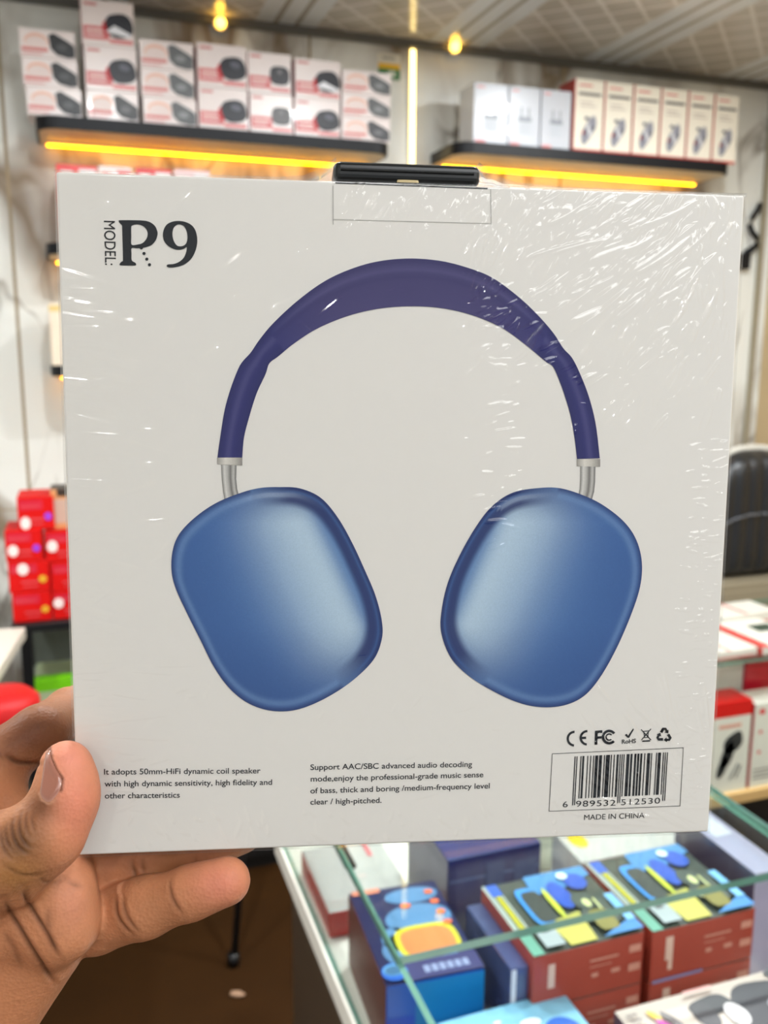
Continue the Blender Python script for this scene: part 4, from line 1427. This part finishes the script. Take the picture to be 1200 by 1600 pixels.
# ---------------- black hang handle on the top edge
HANDLE = mat('handle_black', (11, 14, 15), 0.35)
hx0, hx1 = face(521, 270)[0], face(752, 280)[0]
hz = face(521, 256)[1] - BH
hz = max(hz, 0.0042)
bm = bmesh.new()
add_box(bm, (hx0, 0.0005, BH + 0.0002), (hx1, 0.014, BH + hz + 0.0012), 0.0019, 4)
hd = bmobj('hang_handle', bm, HANDLE, root)
bm = bmesh.new()
add_tube(bm, [(hx0 + 0.002, 0.0004, BH + 0.0032), (hx1 - 0.002, 0.0004, BH + 0.0032)], 0.0003, 6)
bmobj('handle_seam', bm, HANDLE, hd)
bm = bmesh.new()
xm = (hx0 + hx1) / 2
add_lathe(bm, [(0.0028, 0), (0.0026, 0.0011), (0.0002, 0.0012)], (0, 0, 0), 18)
for v in bm.verts:
    v.co = Vector((xm + v.co.x * 1.1, 0.0002 + v.co.y * 0.12, BH + 0.0003 + v.co.z * 0.6))
bmobj('handle_notch', bm, mat('notch_tan', (196, 176, 130), 0.5), hd)

# ---------------- shrink wrap: clear film with raised wrinkles
NG = 660
gx = np.linspace(-0.0004, BW + 0.0004, NG)
gz = np.linspace(-0.0004, BH + 0.0004, NG)
hmap = np.zeros((NG, NG), np.float64)
stepx = gx[1] - gx[0]


def stroke(u, v, ang, Ls, sg, amp, loop=0.0, bend=0.0):
    cxp, czp = u * BW, v * BH
    sg *= 1.3
    amp *= 2.2
    rr = Ls * 1.6 + loop + sg * 3
    i0, i1 = max(0, int((cxp - rr) / stepx)), min(NG, int((cxp + rr) / stepx) + 2)
    j0, j1 = max(0, int((czp - rr) / stepx)), min(NG, int((czp + rr) / stepx) + 2)
    if i1 <= i0 or j1 <= j0:
        return
    X, Z = np.meshgrid(gx[i0:i1] - cxp, gz[j0:j1] - czp, indexing='ij')
    s = X * math.cos(ang) + Z * math.sin(ang)
    t = -X * math.sin(ang) + Z * math.cos(ang) + bend * (s / Ls) ** 2 * Ls
    env = np.exp(-(s / Ls) ** 4)
    if loop:
        lw = loop * np.sqrt(np.clip(1 - (s / (Ls * 1.1)) ** 2, 0, 1))
        h = np.exp(-((np.abs(t) - lw) / sg) ** 2) * env
    else:
        h = np.exp(-(t / (sg * (0.35 + 0.65 * env))) ** 2) * env
    hmap[i0:i1, j0:j1] = np.maximum(hmap[i0:i1, j0:j1], amp * h)


rnd = random.Random(5)
# around the hang tab
for k in range(90):
    u = rnd.uniform(0.40, 0.70); v = rnd.uniform(0.925, 0.99)
    stroke(u, v, math.radians(rnd.gauss(66, 9)), rnd.uniform(.0012, .0036), rnd.uniform(.00022, .0004), rnd.uniform(.00008, .0002), rnd.choice([0, .0005, .0008]))
# fan in the upper right
for k in range(320):
    u = rnd.uniform(0.58, 0.985); v = 1 - abs(rnd.gauss(0.01, 0.13))
    if v < 0.62 or v > 0.99:
        continue
    a = 64 - 22 * math.exp(-((u - 0.80) / 0.12) ** 2) + (28 if u > 0.92 else 0)
    if v < 0.86 and u < 0.8:
        a = 38
    stroke(u, v, math.radians(rnd.gauss(a, 10)), rnd.uniform(.0015, .0055), rnd.uniform(.00022, .0005), rnd.uniform(.00009, .00026), rnd.choice([0, 0, .0006, .001]), rnd.uniform(-.2, .2))
for k in range(26):   # long gathers toward the top right corner
    u = rnd.uniform(0.70, 0.96); v = rnd.uniform(0.80, 0.975)
    a = math.degrees(math.atan2(1.02 - v, 1.02 - u))
    stroke(u, v, math.radians(a + rnd.gauss(0, 6)), rnd.uniform(.005, .011), rnd.uniform(.0004, .0008), rnd.uniform(.00015, .00035), 0, rnd.uniform(-.1, .1))
for k in range(70):   # middle right block of slanted petals
    u = rnd.uniform(0.80, 0.97); v = rnd.uniform(0.66, 0.84)
    stroke(u, v, math.radians(rnd.gauss(66, 10)), rnd.uniform(.0015, .005), rnd.uniform(.00022, .00045), rnd.uniform(.00007, .0002), rnd.choice([0, .0006, .0011, .0016]))
for k in range(46):   # band of short lateral creases down the middle
    v = rnd.uniform(0.47, 0.84)
    u = rnd.gauss(0.635, 0.016)
    stroke(u, v, math.radians(rnd.gauss(6, 14)), rnd.uniform(.0012, .004), rnd.uniform(.0003, .0005), rnd.uniform(.00006, .00018))
for k in range(170):  # right edge, short lateral creases
    v = rnd.uniform(0.05, 0.64)
    u = rnd.uniform(0.935, 0.99)
    stroke(u, v, math.radians(rnd.gauss(2, 12)), rnd.uniform(.0006, .003), rnd.uniform(.0002, .0004), rnd.uniform(.00006, .0002))
for k in range(60):   # bottom right corner, long diagonal gathers
    u = rnd.uniform(0.80, 0.985); v = rnd.uniform(0.02, 0.24)
    a = math.degrees(math.atan2(-0.02 - v, 1.03 - u))
    stroke(u, v, math.radians(a + rnd.gauss(0, 7)), rnd.uniform(.002, .010), rnd.uniform(.0003, .0006), rnd.uniform(.0001, .0003))
for k in range(120):  # left edge, fine long lateral lines
    v = rnd.uniform(0.10, 0.86)
    u = abs(rnd.gauss(0.03, 0.05))
    stroke(u, v, math.radians(rnd.gauss(-4, 8)), rnd.uniform(.002, .009), rnd.uniform(.0003, .0006), rnd.uniform(.00003, .00011))
for k in range(70):   # bottom edge
    u = rnd.uniform(0.05, 0.95); v = rnd.uniform(0.01, 0.06)
    stroke(u, v, math.radians(rnd.gauss(110, 20)), rnd.uniform(.0008, .003), rnd.uniform(.0003, .0005), rnd.uniform(.00008, .00024))
for k in range(160):  # sparse everywhere
    u, v = rnd.uniform(0.02, 0.98), rnd.uniform(0.02, 0.98)
    stroke(u, v, math.radians(rnd.gauss(20, 25)), rnd.uniform(.001, .005), rnd.uniform(.0003, .0006), rnd.uniform(.00002, .0001))
# gentle looseness of the film
XX, ZZ = np.meshgrid(gx / BW, gz / BH, indexing='ij')
loose = 0.00012 * (np.sin(XX * 23 + 3 * np.sin(ZZ * 9)) * np.sin(ZZ * 31 + 4 * XX) + 1) * (0.3 + 0.7 * XX * ZZ)
off = 0.0006 + loose + hmap
border = np.minimum(np.minimum(XX, 1 - XX), np.minimum(ZZ, 1 - ZZ))
off = np.where(border < 0.002, 0.0004, off)
co = np.empty((NG, NG, 3))
co[..., 0] = gx[:, None]
co[..., 1] = -off
co[..., 2] = gz[None, :]
idx = np.arange(NG * NG).reshape(NG, NG)
quads = np.stack([idx[:-1, :-1], idx[1:, :-1], idx[1:, 1:], idx[:-1, 1:]], -1).reshape(-1, 4)
verts = co.reshape(-1, 3)
# sides, top and bottom of the wrap
ev = []
a0 = len(verts)
x0_, x1_, z0_, z1_ = gx[0], gx[-1], gz[0], gz[-1]
ev += [(x0_, -0.0004, z0_), (x1_, -0.0004, z0_), (x1_, -0.0004, z1_), (x0_, -0.0004, z1_)]
ev += [(x0_, BD + 0.0004, z0_), (x1_, BD + 0.0004, z0_), (x1_, BD + 0.0004, z1_), (x0_, BD + 0.0004, z1_)]
extra = [(a0 + 1, a0 + 5, a0 + 6, a0 + 2), (a0 + 4, a0 + 0, a0 + 3, a0 + 7), (a0 + 0, a0 + 4, a0 + 5, a0 + 1), (a0 + 5, a0 + 4, a0 + 7, a0 + 6)]
# top with a tent over the handle
prof = [(x0_, z1_), (hx0 - 0.016, z1_ + 0.0001), (hx0 - 0.008, z1_ + 0.0008), (hx0 - 0.003, z1_ + 0.003), (hx0 + 0.0008, BH + hz + 0.0018), (hx1 - 0.0008, BH + hz + 0.0018), (hx1 + 0.003, z1_ + 0.003), (hx1 + 0.010, z1_ + 0.0008), (hx1 + 0.022, z1_ + 0.0001), (x1_, z1_)]
b0 = a0 + len(ev)
for x, z in prof:
    ev += [(x, -0.0003, z), (x, 0.0146, z), (x, BD + 0.0004, z1_)]
for k in range(len(prof) - 1):
    p_ = b0 + 3 * k
    if k == 4:
        continue                      # the handle pokes out through the film
    extra += [(p_, p_ + 3, p_ + 4, p_ + 1), (p_ + 1, p_ + 4, p_ + 5, p_ + 2)]
# front flare beside the handle
f0_ = b0 + len(ev) - (b0 - a0)
for k in range(len(prof)):
    ev.append((prof[k][0], -0.00042, z1_ - 0.0002))
for k in range(len(prof) - 1):
    p_ = b0 + 3 * k
    if k == 4:
        continue
    extra.append((f0_ + k, f0_ + k + 1, p_ + 3, p_))
me = bpy.data.meshes.new('shrink_wrap')
me.from_pydata([tuple(v) for v in verts] + ev, [], [tuple(int(i) for i in f) for f in quads] + extra)
me.update()


def film_mat():
    m = bpy.data.materials.new('clear_film')
    m.use_nodes = True
    nt = m.node_tree
    N, L = nt.nodes, nt.links
    N.remove(N['Principled BSDF'])
    t = N.new('ShaderNodeBsdfTransparent'); t.inputs[0].default_value = (0.985, 0.985, 0.985, 1)
    g = N.new('ShaderNodeBsdfGlossy'); g.inputs['Roughness'].default_value = 0.1
    fr = N.new('ShaderNodeFresnel')
    two_sided(N, L, fr, 1.6)
    mx = N.new('ShaderNodeMixShader')
    L.new(fr.outputs[0], mx.inputs[0]); L.new(t.outputs[0], mx.inputs[1]); L.new(g.outputs[0], mx.inputs[2])
    L.new(mx.outputs[0], N['Material Output'].inputs[0])
    return m


link('shrink_wrap', me, film_mat(), root, True)

# ================================================================== THE HAND (one continuous surface from blended round cones)
def HP(px, py, z):
    """photo pixel + depth -> camera-frame point (x right, y up, z forward)"""
    return np.array(((px - 600) / FPX * z, -(py - 800) / FPX * z, z))


mm = 0.001
fingers = {
    'pinky': [((150, 1438, .2765), 9.7), ((228, 1417, .2685), 8.6), ((300, 1394, .265), 7.5), ((352, 1377, .2640), 6.5)],
    'ring': [((140, 1350, .281), 9.5), ((228, 1340, .285), 9.1), ((315, 1320, .293), 8.2), ((378, 1300, .300), 7.0)],
    'middle': [((110, 1316, .296), 9.4), ((205, 1287, .310), 9.0), ((285, 1266, .323), 8.1), ((345, 1248, .332), 7.0)],
    'index': [((-45, 1212, .290), 9.6), ((62, 1146, .304), 9.2), ((108, 1112, .328), 8.4), ((122, 1098, .350), 7.2)],
    'thumb': [((-70, 1366, .240), 11.2), ((0, 1333, .2385), 10.2), ((62, 1303, .2425), 9.0), ((102, 1242, .2462), 8.1), ((103, 1196, .2478), 6.8)],
}
palm = [
    (((90, 1424, .2640), 11.0), ((-60, 1560, .285), 16)),     # little-finger ray
    (((86, 1352, .2715), 11.0), ((-80, 1560, .290), 16)),     # ring ray
    (((60, 1306, .287), 11.5), ((-110, 1560, .295), 16)),     # middle ray
    (((-20, 1235, .292), 12.0), ((-140, 1540, .295), 17)),    # index ray
    (((66, 1480, .272), 11.5), ((-15, 1580, .276), 15)),      # outer edge of the palm
    (((-60, 1400, .250), 13.0), ((-110, 1560, .268), 17)),    # thumb ball
    (((-70, 1580, .285), 20), ((-210, 1760, .262), 23)),      # wrist
    (((-210, 1760, .262), 23), ((-420, 2080, .222), 26)),     # forearm
]
VX = 0.00092
lo = np.array((-0.262, -0.245, 0.185))
hi = np.array((-0.036, -0.055, 0.372))
dims = np.ceil((hi - lo) / VX).astype(int)
AX = [lo[i] + VX * np.arange(dims[i]) for i in range(3)]


def cone(F, a, b, ra, rb, k, pad=0.012):
    """blend a round cone into field F (smooth minimum with radius k)"""
    a, b = np.array(a), np.array(b)
    r = max(ra, rb) + pad
    mn, mx_ = np.minimum(a, b) - r, np.maximum(a, b) + r
    i0 = np.clip(np.floor((mn - lo) / VX).astype(int), 0, dims)
    i1 = np.clip(np.ceil((mx_ - lo) / VX).astype(int) + 1, 0, dims)
    if (i1 <= i0).any():
        return
    sl = tuple(slice(i0[i], i1[i]) for i in range(3))
    X = AX[0][sl[0]][:, None, None] - a[0]
    Y = AX[1][sl[1]][None, :, None] - a[1]
    Z = AX[2][sl[2]][None, None, :] - a[2]
    ab = b - a
    L2 = float(ab @ ab) + 1e-12
    t = np.clip((X * ab[0] + Y * ab[1] + Z * ab[2]) / L2, 0, 1)
    d = np.sqrt((X - t * ab[0]) ** 2 + (Y - t * ab[1]) ** 2 + (Z - t * ab[2]) ** 2) - (ra + t * (rb - ra))
    f = F[sl]
    if k > 0:
        h = np.clip(k - np.abs(f - d), 0, None) / k
        F[sl] = np.minimum(f, d) - h * h * k * 0.25
    else:
        F[sl] = np.minimum(f, d)


BIG = 0.02
body = np.full(dims, BIG, np.float32)
for (a, ra), (b, rb_) in palm:
    cone(body, HP(*a), HP(*b), ra * mm, rb_ * mm, 0.009)
# pads at the finger roots
for p, r in (((88, 1372, .2618), 8.2), ((95, 1400, .2590), 9.0), ((103, 1450, .2610), 8.8), ((40, 1420, .262), 11)):
    cone(body, HP(*p), HP(p[0] - 8, p[1] + 4, p[2]), r * mm, r * mm, 0.006)
KF = {'pinky': .0012, 'ring': .0012, 'middle': .003, 'index': .005, 'thumb': .006}
fields = []
for nm, ch in fingers.items():
    F = np.full(dims, BIG, np.float32)
    for (a, ra), (b, rb_) in zip(ch[:-1], ch[1:]):
        cone(F, HP(*a), HP(*b), ra * mm, rb_ * mm, 0.003)
    if nm == 'thumb':     # fleshy pad and web towards the palm
        cone(F, HP(106, 1222, .2478), HP(106, 1262, .2472), 7.2 * mm, 7.4 * mm, 0.004)
        cone(F, HP(84, 1312, .2455), HP(20, 1366, .2455), 7.5 * mm, 9 * mm, 0.006)
        cone(F, HP(-70, 1366, .240), HP(-100, 1450, .255), 11.2 * mm, 15 * mm, 0.006)
    if nm == 'pinky':
        cone(F, HP(330, 1384, .2625), HP(356, 1376, .2625), 6.0 * mm, 5.6 * mm, 0.004)
        cone(F, HP(150, 1438, .2765), HP(98, 1440, .279), 9.3 * mm, 10 * mm, 0.003)
    if nm == 'ring':
        cone(F, HP(140, 1350, .281), HP(92, 1358, .284), 9.3 * mm, 10.5 * mm, 0.003)
    if nm == 'middle':
        cone(F, HP(110, 1316, .296), HP(60, 1306, .292), 9.4 * mm, 11 * mm, 0.003)
    if nm == 'index':
        cone(F, HP(-45, 1212, .290), HP(-75, 1235, .292), 10.2 * mm, 12 * mm, 0.004)
    fields.append((F, KF[nm]))
for F, k in fields:
    h = np.clip(k - np.abs(body - F), 0, None) / k
    body = np.minimum(body, F) - h * h * k * 0.25
del fields


def surface_nets(F):
    """naive surface nets on the zero level of F"""
    s = F < 0
    cnt = np.zeros(np.array(F.shape) - 1, np.uint8)
    for dx in (0, 1):
        for dy in (0, 1):
            for dz in (0, 1):
                cnt += s[dx:F.shape[0] - 1 + dx, dy:F.shape[1] - 1 + dy, dz:F.shape[2] - 1 + dz]
    cells = np.argwhere((cnt > 0) & (cnt < 8))
    cid = -np.ones(cnt.shape, np.int32)
    cid[tuple(cells.T)] = np.arange(len(cells))
    acc = np.zeros((len(cells), 3))
    num = np.zeros(len(cells))
    cr = [(x, y, z) for x in (0, 1) for y in (0, 1) for z in (0, 1)]
    for a in cr:
        for ax in range(3):
            if a[ax] == 0:
                b = list(a); b[ax] = 1
                fa = F[tuple((cells + np.array(a)).T)].astype(np.float64)
                fb = F[tuple((cells + np.array(b)).T)].astype(np.float64)
                m_ = (fa < 0) != (fb < 0)
                t = np.where(m_, fa / np.where(m_, fa - fb, 1), 0)
                p = np.array(a, float)[None, :] + t[:, None] * np.eye(3)[ax][None, :]
                acc[m_] += p[m_]
                num[m_] += 1
    V = lo + (cells + acc / num[:, None]) * VX
    faces = []
    for ax in range(3):
        u, v = (ax + 1) % 3, (ax + 2) % 3
        d = [0, 0, 0]; d[ax] = 1
        A_ = s[:F.shape[0] - d[0], :F.shape[1] - d[1], :F.shape[2] - d[2]]
        B_ = s[d[0]:, d[1]:, d[2]:]
        E_ = np.argwhere(A_ != B_)
        ok = (E_[:, u] > 0) & (E_[:, v] > 0) & (E_[:, u] < F.shape[u] - 1) & (E_[:, v] < F.shape[v] - 1)
        E_ = E_[ok]
        ins = A_[tuple(E_.T)]
        q_ = []
        for du, dv_ in ((-1, -1), (0, -1), (0, 0), (-1, 0)):
            c_ = E_.copy(); c_[:, u] += du; c_[:, v] += dv_
            q_.append(cid[tuple(c_.T)])
        q_ = np.stack(q_, 1)
        q_[~ins] = q_[~ins][:, ::-1]
        faces.append(q_)
    return V, np.concatenate(faces)


V, Fq = surface_nets(body)
del body
Rcw = np.array((RT, UP, FW))


def build_mesh(V, Fq):
    me = bpy.data.meshes.new('hand')
    me.vertices.add(len(V))
    me.vertices.foreach_set('co', V.astype(np.float32).ravel())
    me.loops.add(Fq.size)
    me.loops.foreach_set('vertex_index', Fq.astype(np.int32).ravel())
    me.polygons.add(len(Fq))
    me.polygons.foreach_set('loop_start', np.arange(0, Fq.size, 4, dtype=np.int32))
    me.polygons.foreach_set('loop_total', np.full(len(Fq), 4, np.int32))
    me.update(calc_edges=True)
    me.validate()
    return me


me = build_mesh(V, Fq)
tmp = bpy.data.objects.new('hand_tmp', me)
COL.objects.link(tmp)
md = tmp.modifiers.new('s', 'SMOOTH'); md.factor = 0.5; md.iterations = 4
md = tmp.modifiers.new('d', 'SUBSURF'); md.levels = 1; md.render_levels = 1
dg = bpy.context.evaluated_depsgraph_get()
me2 = bpy.data.meshes.new_from_object(tmp.evaluated_get(dg))
bpy.data.objects.remove(tmp)
n = len(me2.vertices)
Vc = np.empty(n * 3, np.float32); me2.vertices.foreach_get('co', Vc); Vc = Vc.reshape(-1, 3).astype(np.float64)
Nc = np.empty(n * 3, np.float32); me2.vertices.foreach_get('normal', Nc); Nc = Nc.reshape(-1, 3).astype(np.float64)
PX = 600 + FPX * Vc[:, 0] / Vc[:, 2]
PY = 800 - FPX * Vc[:, 1] / Vc[:, 2]
front = np.clip(-Nc[:, 2] * 1.6 + 0.2, 0, 1)


PEND = np.zeros(n)


def pdist(line):
    """pixel distance to a polyline, and the fraction along it"""
    best = np.full(n, 1e9)
    L = np.array(line, float)
    PEND[:] = np.minimum(np.hypot(PX - L[0][0], PY - L[0][1]), np.hypot(PX - L[-1][0], PY - L[-1][1]))
    for a, b in zip(L[:-1], L[1:]):
        ab = b - a
        t = np.clip(((PX - a[0]) * ab[0] + (PY - a[1]) * ab[1]) / (ab @ ab), 0, 1)
        best = np.minimum(best, np.hypot(PX - a[0] - t * ab[0], PY - a[1] - t * ab[1]))
    return best


def sm(L):
    return [tuple(p) for p in open_catmull(L, 6)]


creases = [  # polyline in photo pixels, depth mm, half width px, depth range
    (sm([(36, 1386), (40, 1405), (54, 1429), (74, 1462), (93, 1500)]), 1.0, 4, (.2, .285)),
    (sm([(5, 1405), (18, 1430), (47, 1480), (70, 1515), (88, 1540)]), 1.0, 4, (.2, .285)),
    (sm([(100, 1376), (118, 1383), (136, 1386)]), 0.5, 3, (.2, .268)),
    (sm([(76, 1412), (74, 1440), (82, 1466)]), 0.25, 5, (.2, .268)),
    (sm([(0, 1450), (20, 1480), (36, 1520)]), 0.3, 5, (.2, .285)),
    (sm([(58, 1364), (64, 1374), (76, 1380), (100, 1374)]), 0.35, 3, (.2, .275)),
    # little finger joints
    (sm([(186, 1394), (181, 1410), (184, 1432), (196, 1450), (214, 1466)]), 0.65, 3, (.2, .3)),
    (sm([(196, 1392), (192, 1410), (198, 1432), (210, 1450), (222, 1462)]), 0.55, 3, (.2, .3)),
    (sm([(267, 1370), (265, 1388), (272, 1410), (288, 1434)]), 0.55, 3, (.2, .3)),
    # ring finger joints
    (sm([(208, 1337), (208, 1352), (212, 1368), (216, 1384)]), 0.6, 3, (.2, .3)),
    (sm([(222, 1337), (223, 1352), (228, 1374)]), 0.55, 3, (.2, .3)),
    (sm([(303, 1335), (306, 1348), (309, 1358)]), 0.4, 3, (.2, .3)),
    # thumb knuckle
    (sm([(36, 1262), (30, 1282), (32, 1305), (44, 1322), (58, 1326)]), 0.7, 3, (.2, .26)),
    (sm([(26, 1268), (19, 1288), (22, 1310), (34, 1328), (52, 1336)]), 0.75, 3.2, (.2, .26)),
    (sm([(16, 1276), (9, 1294), (12, 1318), (26, 1336)]), 0.55, 3, (.2, .26)),
    (sm([(7, 1282), (2, 1304), (6, 1326), (22, 1346)]), 0.5, 3, (.2, .26)),
    (sm([(46, 1258), (40, 1278), (42, 1298), (50, 1310)]), 0.45, 2.5, (.2, .26)),
    (sm([(54, 1262), (50, 1284), (58, 1308)]), 0.3, 2.2, (.2, .26)),
    (sm([(0, 1345), (22, 1362), (48, 1368), (78, 1362)]), 0.25, 2.5, (.2, .26)),
    (sm([(12, 1250), (2, 1266), (-6, 1282)]), 0.4, 2.5, (.2, .26)),
    # index finger
    (sm([(0, 1177), (12, 1182), (26, 1190), (44, 1193), (70, 1195)]), 1.0, 3.5, (.2, .31)),
    (sm([(-10, 1168), (0, 1178), (8, 1192)]), 0.5, 3, (.2, .31)),
]
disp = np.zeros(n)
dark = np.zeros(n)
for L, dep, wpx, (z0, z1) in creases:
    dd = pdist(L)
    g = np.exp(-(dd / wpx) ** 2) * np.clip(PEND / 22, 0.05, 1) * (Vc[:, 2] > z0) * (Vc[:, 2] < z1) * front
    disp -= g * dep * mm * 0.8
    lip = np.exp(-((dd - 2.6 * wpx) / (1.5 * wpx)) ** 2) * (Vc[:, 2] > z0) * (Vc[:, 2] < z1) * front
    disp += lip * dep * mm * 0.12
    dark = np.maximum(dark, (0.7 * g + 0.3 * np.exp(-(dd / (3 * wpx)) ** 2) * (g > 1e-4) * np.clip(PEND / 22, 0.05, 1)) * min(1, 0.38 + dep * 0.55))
# nail bed: slight recess so the nail sits in the thumb
NAIL = [(78, 1167), (80, 1184), (88, 1203), (96, 1217), (94, 1233), (85, 1247), (76, 1253), (67, 1248), (63, 1237), (66, 1215), (69, 1192), (73, 1174)]
nl = pdist(NAIL + NAIL[:1])
disp += np.exp(-((nl - 3) / 3.5) ** 2) * (Vc[:, 2] < .252) * 0.22 * mm * front
Vc += Nc * disp[:, None]


# pigment: pale pink palm side, browner back of the thumb, rosy tips; shade of the index painted in
def blob(px, py, rx, ry, z0=.0, z1=1.0, rot=0.0):
    x, y = PX - px, PY - py
    c, s_ = math.cos(rot), math.sin(rot)
    return np.exp(-(((x * c + y * s_) / rx) ** 2 + ((-x * s_ + y * c) / ry) ** 2)) * (Vc[:, 2] > z0) * (Vc[:, 2] < z1)


def blend_colour(C_, rgb, w_):
    return C_ * (1 - w_[:, None]) + ll(rgb)[None, :3] * w_[:, None]


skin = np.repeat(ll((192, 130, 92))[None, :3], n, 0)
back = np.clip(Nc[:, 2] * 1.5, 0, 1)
skin = blend_colour(skin, (120, 78, 52), back)
skin = blend_colour(skin, (214, 132, 108), 0.8 * blob(118, 1250, 44, 75, 0, .262))
skin = blend_colour(skin, (222, 142, 122), 0.7 * blob(106, 1180, 30, 28, 0, .262))
skin = blend_colour(skin, (104, 70, 38), 0.9 * blob(28, 1318, 50, 48, 0, .262))
skin = blend_colour(skin, (140, 98, 48), 0.65 * blob(20, 1370, 60, 28, 0, .26))
skin = blend_colour(skin, (92, 56, 34), 0.8 * blob(62, 1262, 26, 26, 0, .262))
skin = blend_colour(skin, (206, 126, 106), 0.7 * blob(345, 1380, 48, 40, 0, .29))
skin = blend_colour(skin, (150, 100, 68), 0.55 * blob(235, 1420, 55, 40, 0, .29))
skin = blend_colour(skin, (206, 140, 116), 0.5 * blob(112, 1410, 30, 50, 0, .275))
skin = blend_colour(skin, (104, 62, 40), 0.92 * blob(50, 1145, 110, 70, .272, .4))  # shade over the index finger, painted into the skin colour
skin = blend_colour(skin, (70, 40, 26), 0.8 * np.clip(dark, 0, 1))
skin = blend_colour(skin, (96, 52, 36), 0.85 * np.exp(-((pdist([(77, 1166), (80, 1186), (88, 1204), (97, 1217), (95, 1234)]) - 1.5) / 2.2) ** 2) * (Vc[:, 2] < .252))
skin = blend_colour(skin, (200, 150, 122), 0.5 * np.exp(-((pdist([(86, 1250), (76, 1256), (66, 1250), (62, 1240)]) - 0.5) / 1.6) ** 2) * (Vc[:, 2] < .252))
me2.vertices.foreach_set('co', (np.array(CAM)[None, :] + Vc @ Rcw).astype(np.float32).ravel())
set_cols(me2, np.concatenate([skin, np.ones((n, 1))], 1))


def skin_mat():
    m = attr_mat('skin', 0.5, grain=0.10, scale=260, spec=0.2)
    nt = m.node_tree
    N, L = nt.nodes, nt.links
    b = N['Principled BSDF']
    b.inputs['Subsurface Weight'].default_value = 0.12
    b.inputs['Subsurface Radius'].default_value = (0.0035, 0.0012, 0.0006)
    b.inputs['Subsurface Scale'].default_value = 1.0
    tc = N.new('ShaderNodeTexCoord')
    vo = N.new('ShaderNodeTexVoronoi'); vo.inputs['Scale'].default_value = 900
    nz = N.new('ShaderNodeTexNoise'); nz.inputs['Scale'].default_value = 420; nz.inputs['Detail'].default_value = 4
    L.new(tc.outputs['Object'], vo.inputs['Vector']); L.new(tc.outputs['Object'], nz.inputs['Vector'])
    ad = N.new('ShaderNodeMath'); ad.operation = 'ADD'
    L.new(vo.outputs['Distance'], ad.inputs[0]); L.new(nz.outputs['Fac'], ad.inputs[1])
    bp = N.new('ShaderNodeBump'); bp.inputs['Strength'].default_value = 0.35; bp.inputs['Distance'].default_value = 0.0004
    L.new(ad.outputs[0], bp.inputs['Height']); L.new(bp.outputs[0], b.inputs['Normal'])
    return m


SKIN = skin_mat()
me2.flip_normals()
me2.name = 'hand'
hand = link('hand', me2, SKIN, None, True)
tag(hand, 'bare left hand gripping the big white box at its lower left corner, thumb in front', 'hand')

# thumb nail laid on the surface
me2.update()
polys = np.empty(len(me2.polygons) * 4, np.int32)
bvh = BVHTree.FromPolygons([v.co for v in me2.vertices], [tuple(p.vertices) for p in me2.polygons])
outl = np.array(catmull(NAIL, 4))
cen = outl.mean(0)
vs, fs, cs = [], [], []
K, n_o = 8, len(outl)
for k in range(K + 1):
    t = k / K
    for p in outl:
        q_ = cen + (p - cen) * t
        r = ray(*q_).normalized()
        hit, nr_, _, _ = bvh.ray_cast(CAM, r)
        lift = 0.00035 * (1 - t ** 6) + 0.00008
        vs.append(hit + nr_ * lift)
        tip = math.exp(-((q_[1] - 1168) / 10) ** 2)
        c = lerp(ll((158, 104, 86)), ll((204, 160, 134)), 0.5 * tip)
        cs.append(lerp(c, ll((214, 168, 148)), 0.3 * max(0, (t - 0.9) / 0.1) * (q_[1] > 1225)))
for k in range(K):
    for i in range(n_o):
        a, b = k * n_o + i, k * n_o + (i + 1) % n_o
        fs.append((a, b, b + n_o, a + n_o))
nail = mesh('thumb_nail', vs, fs, attr_mat('nail', 0.22, coat=0.4, grain=0.03), hand, True)
set_cols(nail.data, cs)
